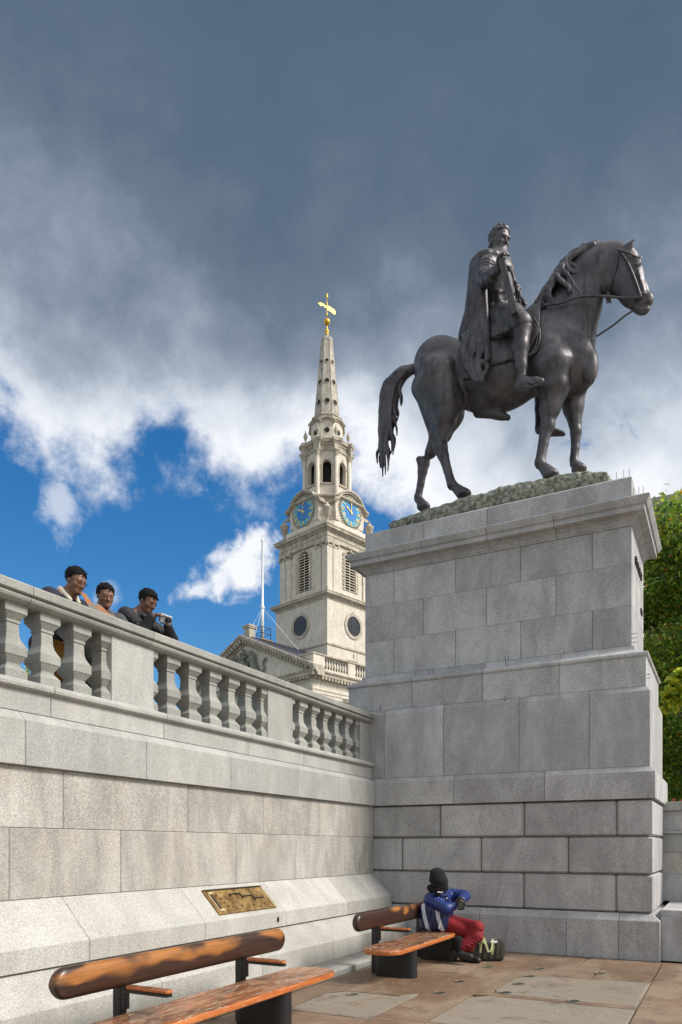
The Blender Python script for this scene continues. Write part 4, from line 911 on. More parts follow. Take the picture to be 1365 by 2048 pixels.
    fold = [([(512, 185), (500, 260), (492, 350), (470, 440), (436, 512)], [-.22, -.12, -.05, -.05, -.10], .055), ([(508, 195), (498, 280), (490, 370), (478, 450), (455, 510)], [-.32, -.28, -.22, -.25, -.32], .06),
            ([(510, 210), (502, 300), (498, 390), (490, 470), (478, 560), (470, 640), (495, 685)], [-.36, -.36, -.36, -.42, -.52, -.56, -.57], .06), ([(520, 230), (515, 310), (512, 400), (515, 480), (512, 560), (500, 630), (515, 695)], [-.36, -.40, -.42, -.47, -.55, -.60, -.60], .06),
            ([(530, 260), (528, 330), (532, 410), (538, 490), (540, 570), (540, 610)], [-.34, -.38, -.42, -.48, -.55, -.58], .052), ([(505, 200), (495, 300), (488, 390), (470, 470), (452, 540), (440, 590), (455, 650)], [-.2, -.25, -.30, -.36, -.45, -.52, -.54], .05),
            ([(440, 515), (445, 560), (452, 610), (465, 660), (490, 697), (520, 700)], [-.38, -.46, -.52, -.56, -.58, -.60], .042), ([(495, 640), (520, 622), (540, 640), (528, 672), (500, 665)], [-.60, -.62, -.60, -.60, -.60], .035),
            ([(512, 188), (500, 270), (492, 360), (470, 440), (436, 510)], [.0, .05, .1, .1, .1], .06), ([(515, 188), (505, 280), (498, 370), (480, 450), (445, 515)], [.25, .3, .3, .35, .4], .06), ([(430, 512), (470, 505), (520, 500)], [-.30, -.42, -.48], .04)]
    for pts, off, r in fold:
        strands(S, [([H(x, y, o) for (x, y), o in zip(pts, off)], r, r * .9)], .020, 0)
    for a, b, c_ in (((505, 215), (490, 370), .16), ((490, 370), (455, 500), .14), ((500, 400), (490, 560), .10), ((485, 520), (480, 640), .08)):
        S.cap(H(*a, -.18), H(*b, -.24 if b[1] < 520 else -.50), c_, c_, .05, fy=1.0)
    for x, y0, y1, o in ((505, 300, 470, -.47), (522, 400, 560, -.57), (487, 450, 600, -.55), (462, 540, 640, -.56)): S.cap(H(x, y0, o), H(x - 4, y1, o - .06), .014, .016, .04, sub=True)
    S.mesh('cloak', M['bronze'], stat)
    # baton, cord and tassels
    p, q = Vector(H(600, 188, -.94)), Vector(H(656, 418, -.80)); d = (q - p).normalized(); a = d.cross(Vector((0, 1, 0))).normalized(); b = d.cross(a)
    m_ = MB(); m_.loft([[tuple(c + a * (w * x) + b * (w * y)) for x, y in ((-1, -1), (1, -1), (1, 1), (-1, 1))] for c, w in ((p - d * .02, .034), (p, .042), (p + d * .5, .048), (q, .050), (q + d * .01, .04))]); m_.build('baton', M['bronze'], stat)
    ribbon('cord', [H(628, 215, -.24), H(648, 250, -.30), H(655, 285, -.33), H(660, 300, -.34)], .022); ribbon('cord', [H(650, 330, -.33), H(672, 350, -.30), H(682, 380, -.25), H(684, 405, -.2)], .016)
    S = Sculpt(H(645, 360, -.5), H(695, 270, -.1) + .1, .011)
    for x, y in ((660, 300), (672, 325)):
        S.ell(H(x, y - 12, -.34), (.04, .04, .04), .01)
        for i in range(-2, 3): S.cap(H(x + i * 2, y - 5, -.34 - .012 * i), H(x + i * 5, y + 22, -.34 - .02 * i), .016, .02, .006)
    S.mesh('tassel', M['bronze'], stat)
    ribbon('collar_clasp', [H(588, 205, -.34), H(612, 212, -.33), H(632, 218, -.26), H(640, 222, -.15)], .026)
build_rider()
def build_mound():
    """rough cast ground under the hooves"""
    x0, x1, y0, y1 = px2(787, 1045, Y=11.40).x, px2(1212, 950, Y=11.40).x, 11.36, 12.46
    nx, ny = 150, 44; v = []; f = []; rnd = np.random.RandomState(4)
    from mathutils import noise
    def top(x, y, u, w):
        z = 7.01 + .19 * math.sin(math.pi * min(1, max(0, u * .80 + .06))) ** 1.0 * (0.8 + .3 * u) + .05 * noise.noise(Vector((x * 2.2, y * 2.2, 0))) + .03 * noise.noise(Vector((x * 9, y * 9, 3)))
        return z + .12 * max(0, w - .1)
    for i in range(nx + 1):
        for j in range(ny + 1):
            u, w = i / nx, j / ny; x, y = x0 + (x1 - x0) * u, y0 + (y1 - y0) * w
            if j == 0: pass
            v.append((x, y, top(x, y, u, w)))
    for i in range(nx):
        for j in range(ny): a = i * (ny + 1) + j; f.append((a, a + ny + 1, a + ny + 2, a + 1))
    per = [i * (ny + 1) for i in range(nx + 1)] + [nx * (ny + 1) + j for j in range(1, ny + 1)] + [i * (ny + 1) + ny for i in range(nx - 1, -1, -1)] + [j for j in range(ny - 1, 0, -1)]
    rings = [per]; L = 9
    for s_ in range(1, L + 1):
        t = s_ / L; ring = []
        for p in per:
            x, y, z = v[p]; cx, cy = (x0 + x1) / 2, (y0 + y1) / 2; n1 = noise.noise(Vector((x * 14, y * 14, z * 5 + t * 5))) + .6 * noise.noise(Vector((x * 30, y * 30, t * 11)))
            o = (.035 * n1 + .045 * math.sin(math.pi * t * .9)) * (1 if s_ < L else .3); dx = 1 if x > x1 - .03 else (-1 if x < x0 + .03 else 0); dy = 1 if y > y1 - .02 else (-1 if y < y0 + .02 else 0)
            ring.append(len(v)); v.append((x + dx * o, y + dy * o, z + (6.872 - z) * t))
        rings.append(ring)
    m_ = len(per)
    for a, b in zip(rings, rings[1:]):
        for i in range(m_): f.append((a[i], b[i], b[(i + 1) % m_], a[(i + 1) % m_]))
    add('rough_ground', v, f, M['rock'], stat, smooth=True)
build_mound()

# ------------------------------------------------------------------ people
skin_a = plain('brown_skin', (0.20, 0.098, 0.058), 0.55, var=.10, scale=20, bmp=.03); skin_b = plain('dark_brown_skin', (0.15, 0.070, 0.040), 0.55, var=.1, scale=20, bmp=.03); skin_c = plain('very_dark_skin', (0.035, 0.018, 0.012), 0.5, var=.1, scale=20, bmp=.03)
hair_m = plain('black_hair', (0.004, 0.0035, 0.0035), 0.8, var=.4, scale=60, bmp=.15); hair_m.node_tree.nodes['Principled BSDF'].inputs['Specular IOR Level'].default_value = .2; M['eye'] = plain('dark_eye', (0.01, 0.008, 0.007), 0.25, bmp=0)
navy = plain('navy_coat_cloth', (0.010, 0.012, 0.022), 0.85, var=.3, scale=12, bmp=.4); fleece = plain('cream_fleece', (0.62, 0.57, 0.46), 0.95, var=.12, scale=60, bmp=.7)
greyj = plain('grey_jacket_cloth', (0.05, 0.052, 0.06), 0.8, var=.3, scale=12, bmp=.4); blackj = plain('black_padded_jacket', (0.007, 0.007, 0.010), 0.62, var=.3, scale=10, bmp=.3); jeans = plain('dark_navy_trousers', (0.012, 0.016, 0.04), 0.85, var=.25, scale=20, bmp=.3); shoe = plain('dark_shoe_leather', (0.02, 0.018, 0.016), 0.5)
blue_puff = plain('glossy_blue_padded_nylon', (0.010, 0.028, 0.15), 0.42, var=.25, scale=10, bmp=.25); red_tr = plain('red_tracksuit_cloth', (0.21, 0.006, 0.010), 0.8, var=.25, scale=14, bmp=.4); blk = plain('black_knit', (0.004, 0.004, 0.005), 0.95, var=.4, scale=50, bmp=.8); glove = plain('grey_brown_glove', (0.05, 0.042, 0.036), 0.8, var=.3, scale=30, bmp=.4)

def stand(label, head, face, pitch, skin, coat, legs_m, rf, lf, h=.24, elbows=None, hands=None, hand_dir=None, glasses=False, mous=False, floor=2.63, collar=None, zip_=False):
    """someone leaning on the parapet; head = centre of the head"""
    t = empty('person', (head[0] - .25, head[1], floor), label, 'person')
    hc = np.array(head, float); fw = np.array(face, float); fw /= np.linalg.norm(fw); side = np.array([fw[1], -fw[0], 0])
    hd = Head(hc, basis(face, pitch), h)
    neck = hc + np.array([0, 0, -.135]) - fw * .11; chest = neck + np.array([0, 0, -.17]) - fw * .13; pel = np.array([hc[0] - .34, hc[1] - .04, floor + .88]); mid = (chest + pel) / 2 - fw * .02
    sh = [neck + side * .195 * s_ + np.array([0, 0, -.055]) - fw * .03 for s_ in (1, -1)]
    el = elbows or [s_ + np.array([.10, 0, -.26]) for s_ in sh]; wr = hands or [e_ + fw * .22 + np.array([0, 0, -.02]) for e_ in el]
    lo = np.minimum.reduce([hc - .5, pel - .4, np.array(wr[0]) - .3, np.array(wr[1]) - .3]); hi = np.maximum.reduce([hc + .3, np.array(wr[0]) + .3, np.array(wr[1]) + .3]); lo[2] = floor
    hips = [pel + side * .095 * s_ for s_ in (1, -1)]; knees = [np.array([q[0] + .04, q[1], floor + .47]) for q in hips]; ank = [np.array([q[0] - .02, q[1], floor + .08]) for q in hips]
    S = Sculpt(lo, hi, .0085); hd.face(S); S.cap(hd.P(0, -.10, -.30), neck, .055, .062, .03); S.chain([neck, chest, mid, pel], [.07, .12, .115, .13], .06)
    for i in (0, 1):
        S.cap(neck, sh[i], .06, .06, .04); S.chain([sh[i], el[i], wr[i]], [.055, .042, .028], .02); S.chain([hips[i], knees[i], ank[i], ank[i] + fw * .14 - np.array([0, 0, .045])], [.085, .055, .038, .035], .03)
        hand(S, wr[i], (hand_dir[i] if hand_dir else fw), (0, 0, -1), .17, .55, side=1 if i else -1)
    S.mesh('body', skin, t)
    S = Sculpt(lo, hi, .010); S.chain([chest + (neck - chest) * .72, chest, mid, pel - np.array([0, 0, .10])], [.10, .165, .155, .175], .07)
    for i in (0, 1):
        S.cap(neck - np.array([0, 0, .045]) - fw * .02, sh[i], .070, .080, .06); S.chain([sh[i], el[i], np.array(el[i]) * .15 + np.array(wr[i]) * .85], [.088, .066, .048], .025)
        for q in range(4): m0 = sh[i] * (1 - (q + .5) / 4) + np.array(el[i]) * (q + .5) / 4; S.cap(m0 - side * .075, m0 + side * .075 + np.array([0, 0, .02]), .012, .012, .02)
    if collar is None: S.chain([neck + side * .075 * math.cos(g) + fw * (.085 * math.sin(g) - .0) + np.array([0, 0, .005 - .035 * math.sin(g)]) for g in np.linspace(0, 6.28, 13)], [.032] * 13, .015)
    S.mesh('jacket', coat, t)
    if collar is not None:
        S = Sculpt(neck - .22, neck + .22, .007)
        for s_ in (-1, 1): S.chain([neck - fw * .09 + np.array([0, 0, .05]), neck + side * .088 * s_ + np.array([0, 0, .04]), neck + side * .055 * s_ + fw * .09 - np.array([0, 0, .06])], [.03, .032, .022], .012)
        S.mesh('collar', collar, t)
    S = Sculpt((lo[0], lo[1], floor), (hi[0], hi[1], pel[2] + .2), .012)
    for i in (0, 1): S.chain([hips[i], knees[i], ank[i] + np.array([0, 0, .02])], [.11, .078, .066], .03)
    S.mesh('trousers', legs_m, t)
    for i in (0, 1):
        a = ank[i] - np.array([0, 0, .03]); S = Sculpt(a - .25, a + .25, .010); S.chain([a - fw * .05, a + fw * .06, a + fw * .16 - np.array([0, 0, .008])], [.045, .044, .036], .02); S.F = np.maximum(S.F, (floor - S.ax[2])[None, None, :].astype(np.float32)); S.mesh('shoe', shoe, t)
    S = Sculpt(hc - .22, hc + .22, .006); hd.hair(S); S.mesh('hair', hair_m, t)
    S = Sculpt(hc - .20, hc + .20, .0035); hd._brow(S); S.mesh('eyebrows', plain('soft_black_brow', (0.02, 0.012, 0.009), .9, bmp=0), t)
    hd.details(t, hair_m, glasses=glasses, moustache=mous); return t, hd
A1 = np.array; toes = (1, .1, 0)
h1 = px2(152, 1162, X=-5.56)
stand('man in glasses, navy coat and cream collar leaning on the balustrade', h1, (.90, .05, 0), -24, skin_a, navy, jeans, 0, 0, h=.245, glasses=True, collar=fleece,
      elbows=[A1((-5.52, h1.y - .26, 3.80)), A1((-5.56, h1.y + .24, 3.82))], hands=[A1((-5.38, h1.y + .0, 3.80)), A1((-5.40, h1.y + .25, 3.80))], hand_dir=[(.3, .9, 0), (.5, .7, 0)])
h2 = px2(211, 1192, X=-5.62)
stand('man in grey between the two others at the balustrade', h2, (.88, -.36, 0), -20, skin_a, greyj, jeans, 0, 0, h=.235,
      elbows=[A1((-5.56, h2.y - .22, 3.74)), A1((-5.52, h2.y + .26, 3.76))], hands=[A1((-5.40, h2.y - .08, 3.77)), A1((-5.42, h2.y + .10, 3.77))], hand_dir=[(.6, .6, 0), (.6, -.5, 0)])
h3 = px2(296, 1203, X=-5.60); cm = px2(331, 1238, X=-5.33)
stand('man in black jacket holding a camera over the balustrade', h3, (.93, .10, 0), -30, skin_b, blackj, jeans, 0, 0, h=.245,
      elbows=[A1((-5.50, h3.y - .18, 3.86)), A1((-5.52, h3.y + .30, 3.88))], hands=[A1((cm.x - .05, cm.y - .13, cm.z + .01)), A1((cm.x - .08, cm.y + .12, cm.z - .01))], hand_dir=[(.35, .9, .25), (.4, -.9, .1)])
# the camera in his hands
cmat = plain('silver_camera_plastic', (0.45, 0.45, 0.47), 0.35, .4); cmat2 = plain('black_camera_plastic', (0.02, 0.02, 0.022), 0.4)
t = empty('camera_held', (cm.x, cm.y, cm.z - .05), 'small silver camera held over the rail by the man in black', 'camera'); zc_ = Vector((.86, -.12, -.45)).normalized(); xc_ = Vector((.1, 1, 0)); yc_ = zc_.cross(xc_).normalized(); xc_ = yc_.cross(zc_); T = frame(tuple(cm), tuple(xc_), tuple(yc_), tuple(zc_))
m_ = MB(); m_.box(-.075, .075, -.045, .045, -.022, .022, .008); m_.build('camera_body', cmat, t, xf=T); m_ = MB(); m_.lathe([(.034, .0225), (.034, .045), (.028, .046), (.027, .065), (.017, .066)], .01, 0, 16); m_.build('lens', cmat2, t, xf=T)
m_ = MB(); m_.box(-.045, .045, -.028, .03, -.027, -.0225, .001); m_.build('screen', cmat2, t, xf=T); m_ = MB(); m_.lathe([(.010, .0225), (.010, .032), (.006, .033)], -.05, .025, 10); m_.build('shutter_button', cmat2, t, xf=T); 
# patterned map spread on the rail
def sheet_mat():
    m_, n, b = newmat('orange_printed_map_paper'); p = n.n('ShaderNodeNewGeometry').outputs['Position']
    k = n.noise(p, 16, 6, .7, .8, col=True); h_ = n.n('ShaderNodeHueSaturation', ins={'Saturation': 1.5, 'Value': .28}); n.put(h_.inputs['Color'], k)
    c = n.mix(n.ss(n.noise(p, 9, 4, .6), .42, .58), (0.30, 0.10, 0.02, 1), h_.outputs[0]); n.put(b.inputs['Base Color'], c); b.inputs['Roughness'].default_value = .7; return m_
mp_ = sheet_mat(); v = []; f = []; nx, ny = 16, 10
for i in range(nx + 1):
    for j in range(ny + 1):
        u, w = i / nx, j / ny; v.append((-5.47 + .17 * w + .015 * math.sin(u * 13), h1.y - .03 + .52 * u, 3.745 + (.235 - .12 * u) * (1 - w) + .016 * math.sin(u * 17 + w * 2) * (1 - w)))
for i in range(nx):
    for j in range(ny): a = i * (ny + 1) + j; f.append((a, a + ny + 1, a + ny + 2, a + 1))
b_ = len(v); v += [(x, y, z - .003) for x, y, z in v]; f += [tuple(b_ + q for q in reversed(t_)) for t_ in f]
tag(add('folded_map', v, f, mp_, None, smooth=True), 'crumpled orange printed map held behind the rail by man in glasses', 'map')
# ochre bag behind the balusters
S = Sculpt((-5.95, h1.y - .60, 3.02), (-5.35, h1.y + .2, 3.62), .012); S.chain([A1((-5.62, h1.y - .30, 3.22)), A1((-5.60, h1.y - .05, 3.22))], [.10, .10], .03); S.chain([A1((-5.62, h1.y - .30, 3.40)), A1((-5.60, h1.y - .05, 3.40))], [.10, .10], .05)
tag(S.mesh('shoulder_bag', plain('mustard_canvas', (0.42, 0.20, 0.035), 0.85, var=.2, bmp=.4)), 'mustard yellow bag seen between balusters below the man in glasses', 'bag')

def seated():
    t = empty('person', (-3.45, 9.75, 0), 'seated person in blue padded jacket, black knitted hat and red trousers', 'person')
    P3 = lambda px, py, X: np.array(px2(px, py, X=X))
    pel = A1((-3.55, 9.72, .50)); chest = P3(880, 1800, -3.56); neck = P3(876, 1782, -3.52); hc = P3(879, 1770, -3.47)
    fw = A1((.80, -.38, 0)); hd = Head(hc, basis(fw, -26), .235)
    hcol = P3(918, 1800, -3.25)
    shR, shL = P3(866, 1800, -3.60) + A1((0, -.08, .0)), P3(897, 1793, -3.45) + A1((0, .12, 0))
    elR, elL = P3(893, 1818, -3.33), P3(925, 1797, -3.22) + A1((0, .1, .02)); wrR, wrL = P3(912, 1812, -3.22), P3(922, 1803, -3.14)
    kR, kL = P3(958, 1868, -2.93) + A1((0, -.08, -.02)), P3(950, 1857, -2.93) + A1((0, .12, 0)); aR, aL = P3(918, 1902, -3.14), P3(928, 1905, -3.10) + A1((0, .12, 0)); hR, hL = pel + A1((0, -.11, 0)), pel + A1((0, .10, 0))
    aR[2] = max(aR[2], .10); aL[2] = .10
    lo, hi = A1((-4.0, 9.2, 0.0)), A1((-2.6, 10.4, 1.5))
    S = Sculpt(lo, hi, .0085); hd.face(S); S.cap(hd.P(0, -.1, -.3), neck, .055, .06, .03); S.chain([neck, chest, pel], [.07, .13, .15], .06)
    for s_, e_, w_, h_, k_, a_, d_ in ((shR, elR, wrR, hR, kR, aR, (.4, .4, .6)), (shL, elL, wrL, hL, kL, aL, (.2, -.3, -.9))):
        S.cap(neck, s_, .06, .055, .04); S.chain([s_, e_, w_], [.055, .042, .028], .02); S.chain([h_, k_, a_], [.09, .058, .04], .03); S.chain([a_, a_ + A1((.12, -.02, -.05))], [.04, .03], .02); hand(S, w_, d_, (.2, -.8, -.2), .17, .8, side=1 if d_[1] > 0 else -1)
    S.mesh('body', skin_c, t)
    S = Sculpt(lo, hi, .009); S.chain([neck - A1((0, 0, .06)), chest, (chest + pel) / 2, pel + A1((.02, 0, .05))], [.09, .150, .165, .17], .06)
    for s_, e_, w_ in ((shR, elR, wrR), (shL, elL, wrL)):
        S.cap(neck - A1((0, 0, .06)), s_, .08, .09, .05); S.chain([s_, e_, e_ * .25 + w_ * .75], [.095, .078, .058], .03)
        for q in range(6): u = (q + .5) / 6; m0 = s_ * (1 - u) + e_ * u; d = (e_ - s_) / np.linalg.norm(e_ - s_); a = np.cross(d, (0, 0, 1)); a /= np.linalg.norm(a); b = np.cross(d, a); rr = .100 - .02 * u; S.chain([m0 + rr * (a * math.cos(g) + b * math.sin(g)) for g in np.linspace(0, 6.28, 9)], [.010] * 9, .022) if False else S.chain([m0 + rr * (a * math.cos(g) + b * math.sin(g)) for g in np.linspace(0, 6.28, 9)], [.0085] * 9, .012)
    for q in range(7):
        c_ = neck * (1 - (q + .8) / 8) + (pel + A1((.02, 0, .0))) * ((q + .8) / 8); rr = .150 + .02 * min(1, q / 3)
        S.chain([c_ + A1((math.cos(g) * rr, math.sin(g) * rr, .012 * math.sin(3 * g))) for g in np.linspace(0, 6.28, 17)], [.010] * 17, .014)
    S.mesh('jacket', blue_puff, t)
    S = Sculpt(lo, hi, .010)
    for h_, k_, a_ in ((hR, kR, aR), (hL, kL, aL)):
        S.chain([h_, k_, k_ * .25 + a_ * .75 + A1((0, 0, .0))], [.120, .080, .064], .04)
        for q in range(5): u = q / 5; m0 = k_ * (1 - u * .7) + a_ * u * .7; S.cap(m0 + A1((-.09, -.05, .02)), m0 + A1((.08, -.06, -.02)), .012, .010, .02)
    S.mesh('trousers', red_tr, t)
    for a_ in (aR, aL):
        S = Sculpt(a_ - .3, a_ + .35, .010); S.chain([a_ + A1((-.01, 0, .14)), a_ + A1((0, 0, .0))], [.062, .055], .02); S.mesh('sock', blk, t)
    for a_ in (aR, aL):
        S = Sculpt(a_ - .3, a_ + .3, .009); S.chain([a_ + A1((-.05, 0, -.035)), a_ + A1((.05, -.01, -.05)), a_ + A1((.17, -.03, -.06))], [.055, .050, .040], .02); S.F = np.maximum(S.F, (.004 - S.ax[2])[None, None, :].astype(np.float32)); S.mesh('shoe', shoe, t)
    S = Sculpt(hc - .3, hc + .34, .008)
    S.ell(hd.P(0, -.10, .20), A1((.50, .56, .46)) * .235, .01, hd.A); S.ell(hd.P(.0, -.40, .52), A1((.46, .40, .34)) * .235, .05, hd.A)
    for q in range(5): z = .05 + q * .12; S.chain([hd.P(.50 * math.cos(g) * (1 - q * .05), -.10 - q * .07 + .56 * math.sin(g) * (1 - q * .06), z) for g in np.linspace(0, 6.28, 19)], [.010] * 19, .012)
    S.F[...] = np.where(True, S.F, S.F); S.mesh('knitted_hat', blk, t)
    S = Sculpt(neck - .26, neck + .26, .009); S.chain([neck + A1((.10 * math.cos(g), .10 * math.sin(g), .03 + .01 * math.sin(2 * g))) for g in np.linspace(0, 6.28, 13)], [.044] * 13, .03); S.cap(hd.P(-.12, .20, -.46), hd.P(.12, .20, -.46), .05, .05, .03); S.mesh('scarf', blk, t)
    for x, w_ in ((1, wrR), (-1, wrL)):
        S = Sculpt(w_ - .2, w_ + .25, .007); hand(S, w_, (.4, .4, .6) if x > 0 else (.2, -.3, -.9), (.2, -.8, -.2), .185, .8, side=x, r=1.25); S.mesh('glove', glove, t)
    m_ = MB(); a, b = Vector(hd.P(-.05, .40, -.29)), Vector(hd.P(.36, .40, -.25)); m_.tube([a, b], .009, 6); m_.build('cigarette', M['white'], t)
    hd.details(t, hair_m, brow=False)
    for q in range(4):
        p = neck * (1 - (q + 1.2) / 5.5) + pel * ((q + 1.2) / 5.5) + fw * .19 + A1((0, -.02, 0)); S = Sculpt(p - .03, p + .03, .004); S.ell(p, (.012, .012, .012), .001); S.mesh('button', M['brass_light'], t)
seated()
# tote bag by the feet
def tote():
    c = px2(974, 1924, z=0.0); t = empty('tote_bag', (c.x, c.y, 0), 'dark brown tote bag with pale green handles on the paving', 'bag')
    fabric = plain('dark_brown_canvas', (0.040, 0.032, 0.024), 0.9, var=.3, scale=30, bmp=.5); strap = plain('pale_green_webbing', (0.42, 0.43, 0.20), 0.85, var=.15, scale=40, bmp=.4)
    ux, uy = Vector((cs, sn, 0)), Vector((-sn, cs, 0)); S = Sculpt((c.x - .5, c.y - .4, 0), (c.x + .5, c.y + .6, .5), .009)
    Q = lambda a, b, z: A1(c + ux * a + uy * b) + A1((0, 0, z))
    for z, w_, r in ((.055, .175, .062), (.12, .19, .065), (.19, .20, .058), (.25, .205, .045)): S.cap(Q(-w_, .06, z), Q(w_ + .01, .06, z), r, r, .04)
    S.cap(Q(-.10, .06, .31), Q(.12, .06, .28), .06, .05, .02, sub=True)
    for a in (-.12, -.04, .05, .13): S.cap(Q(a, .0, .04), Q(a + .01, .0, .24), .008, .008, .02)
    S.F = np.maximum(S.F, (.004 - S.ax[2])[None, None, :].astype(np.float32)); S.mesh('bag_body', fabric, t)
    for b, lift, dx in ((-.012, .02, 0), (.12, .05, .03)):
        pts = [Q(-.085 + dx, b + .004, .12), Q(-.08 + dx, b, .20), Q(-.06 + dx, b - .02, .275 + lift), Q(-.02 + dx, b - .05, .24), Q(.01 + dx, b - .07, .12 + lift), Q(.05 + dx, b - .06, .14 + lift), Q(.075 + dx, b - .02, .25 + lift), Q(.09 + dx, b, .20), Q(.07 + dx, b + .004, .10)]
        out = []
        for i in range(len(pts) - 1):
            for u in (0, .34, .67): out.append(pts[i] * (1 - u) + pts[i + 1] * u)
        out.append(pts[-1]); m_ = MB()
        rings = [[tuple(p + A1(ux) * w_ + A1(uy) * d_) for w_, d_ in ((-.014, -.003), (.014, -.003), (.014, .003), (-.014, .003))] for p in out]; m_.loft(rings); m_.build('handle', strap, t)
    m_ = MB(); m_.box(-.02, .10, -.02, .02, 0, .03, .006); m_.build('paper_inside', M['white'], t, xf=frame(tuple(Q(.08, .06, .24)), tuple(ux), tuple(uy), (0, 0, 1)))
tote()
# striped shopping bag on the bench behind the arm
def striped():
    m_, n, b = newmat('blue_and_white_striped_plastic'); p = n.n('ShaderNodeNewGeometry').outputs['Position']; sx = n.n('ShaderNodeSeparateXYZ'); n.put(sx.inputs[0], p)
    w_ = n.m('FRACT', n.m('MULTIPLY', n.m('ADD', sx.outputs[0], n.m('MULTIPLY', sx.outputs[2], .25)), 5.2)); c = n.mix(n.ss(w_, .70, .72), (0.010, 0.018, 0.07, 1), (0.55, 0.57, 0.62, 1)); n.put(b.inputs['Base Color'], c); b.inputs['Roughness'].default_value = .4
    S = Sculpt((-3.95, 9.2, .36), (-3.25, 9.85, .85), .010)
    for z, r in ((.47, .075), (.56, .085), (.66, .08), (.72, .06)): S.cap((-3.66, 9.44, z), (-3.42, 9.46, z), r, r, .05)
    for i in range(5): S.cap((-3.68 + i * .06, 9.36, .44), (-3.66 + i * .065, 9.37, .70), .010, .008, .02)
    S.F = np.maximum(S.F, (.399 - S.ax[2])[None, None, :].astype(np.float32)); tag(S.mesh('striped_bag', m_), 'blue and white striped plastic bag standing on the bench beside the seated person', 'bag')
striped()
# ------------------------------------------------------------------ church beyond the square
CC = Vector((-1.61 * cs - 83.8 * sn, -1.61 * sn + 83.8 * cs, 0))
CA = TH + R(46.4)
CX_ = Matrix.Translation(CC) @ Matrix.Rotation(CA, 4, 'Z')
church = empty('church', (CC.x, CC.y, 2.0), 'cream stone church with a tall pointed steeple, blue clocks and a pedimented portico', 'church')
def cb(mb, name, mat, smooth=False, xf=None, parent=None): return mb.build(name, M[mat], parent or church, smooth, CX_ if xf is None else CX_ @ xf)
RZ = lambda k: Matrix.Rotation(R(90 * k), 4, 'Z')
def sqprof(mb, prof, c=0.0):
    """square storey: prof = [(half width, z)]"""
    return mb.loft([octo(-h, h, -h, h, max(c, .001), z) for h, z in prof])
def octprof(prof, rot=22.5, n=8):
    m_ = MB(); m_.lathe([(r, z) for r, z in prof], 0, 0, n, R(rot)); return m_
TAPE = MB()
# lower tower
m_ = MB(); sqprof(m_, [(4.35, 16), (4.35, 19.5), (4.1, 19.6), (4.1, 28.15)]); cb(m_, 'tower_wall', 'portland')
m_ = MB(); sqprof(m_, [(4.05, 23.1), (4.2, 23.12), (4.22, 23.3), (4.14, 23.36), (4.05, 23.37)]); cb(m_, 'string_course', 'portland_trim')
m_ = MB(); sqprof(m_, [(4.0, 28.0), (4.14, 28.02), (4.18, 28.2), (4.3, 28.32), (4.34, 28.42), (4.54, 28.46), (4.57, 28.64), (4.62, 28.72), (4.6, 28.80), (4.0, 29.05)]); cb(m_, 'cornice', 'portland_trim')
def disc_ring(r0, r1, n0, n1, n=28, x=0, z=0):
    m_ = MB(); m_.loft([[(x + r * math.cos(2 * math.pi * j / n), y, z + r * math.sin(2 * math.pi * j / n)) for j in range(n)] for r, y in ((r0, n0), (r0, n1), (r1, n1), (r1, n0))], cap=False, closed=True); return m_
for k in range(4):
    T = RZ(k)      # local face at y = -h
    h = 4.1; zc = 25.85
    m_ = disc_ring(1.08, 1.42, -h + .02, -h - .10, 32, 0, zc); cb(m_, 'round_window_surround', 'portland_trim', xf=T)
    m_ = MB(); m_.lathe([(1.09, 0), (1.09, .03)], 0, 0, 28); w = cb(m_, 'round_window', 'glass', xf=T @ frame((0, -h - .005, zc), (1, 0, 0), (0, 0, 1), (0, -1, 0)))
    m_ = MB()
    for i in range(-3, 4):
        q = math.sqrt(max(0, 1.06 ** 2 - (i * .3) ** 2)); m_.box(i * .3 - .02, i * .3 + .02, -h - .06, -h - .036, zc - q, zc + q)
    for i in (-1, 0, 1): q = math.sqrt(1.06 ** 2 - (i * .5) ** 2); m_.box(-q, q, -h - .05, -h - .034, zc + i * .5 - .02, zc + i * .5 + .02)
    cb(m_, 'glazing_bars', 'iron', xf=T, parent=w)
m_ = MB(); m_.box(2.8, 3.9, -4.13, -4.06, 20.8, 22.0); cb(m_, 'window', 'glass')
m_ = MB(); m_.box(-.9, .7, -4.14, -4.06, 20.6, 22.0); cb(m_, 'window', 'glass')
m_ = MB(); m_.box(-.1, .0, -4.13, -4.06, 27.0, 27.45); m_.box(0.0, .1, -4.13, -4.06, 22.4, 22.8); cb(m_, 'slot_window', 'dark')
# belfry storey: wall with arched opening on each side
z0, z1 = 29.05, 34.45; bw = .84; zs, zt = 29.75, 33.35
def arch_wall(h, hw, z0, z1, w, zs, zt, depth, n=10):
    """slab at y=-h, from -hw to hw, with an arched opening"""
    pts = [(-w, zs), (w, zs)] + [(w * math.cos(math.pi * i / n), zt + w * math.sin(math.pi * i / n)) for i in range(n + 1)]
    m_ = MB()
    m_.box(-hw, -w, -h, -h + depth, z0, z1); m_.box(w, hw, -h, -h + depth, z0, z1)
    if zs > z0: m_.box(-w, w, -h, -h + depth, z0, zs)
    arc = pts[2:]
    for (xa, za), (xb, zb) in zip(arc, arc[1:]):
        v = [(xa, -h, za), (xb, -h, zb), (xb, -h, z1), (xa, -h, z1), (xa, -h + depth, za), (xb, -h + depth, zb), (xb, -h + depth, z1), (xa, -h + depth, z1)]
        m_.put(v, [(3, 2, 1, 0), (4, 5, 6, 7), (0, 1, 5, 4), (1, 2, 6, 5), (2, 3, 7, 6), (3, 0, 4, 7)])
    return m_
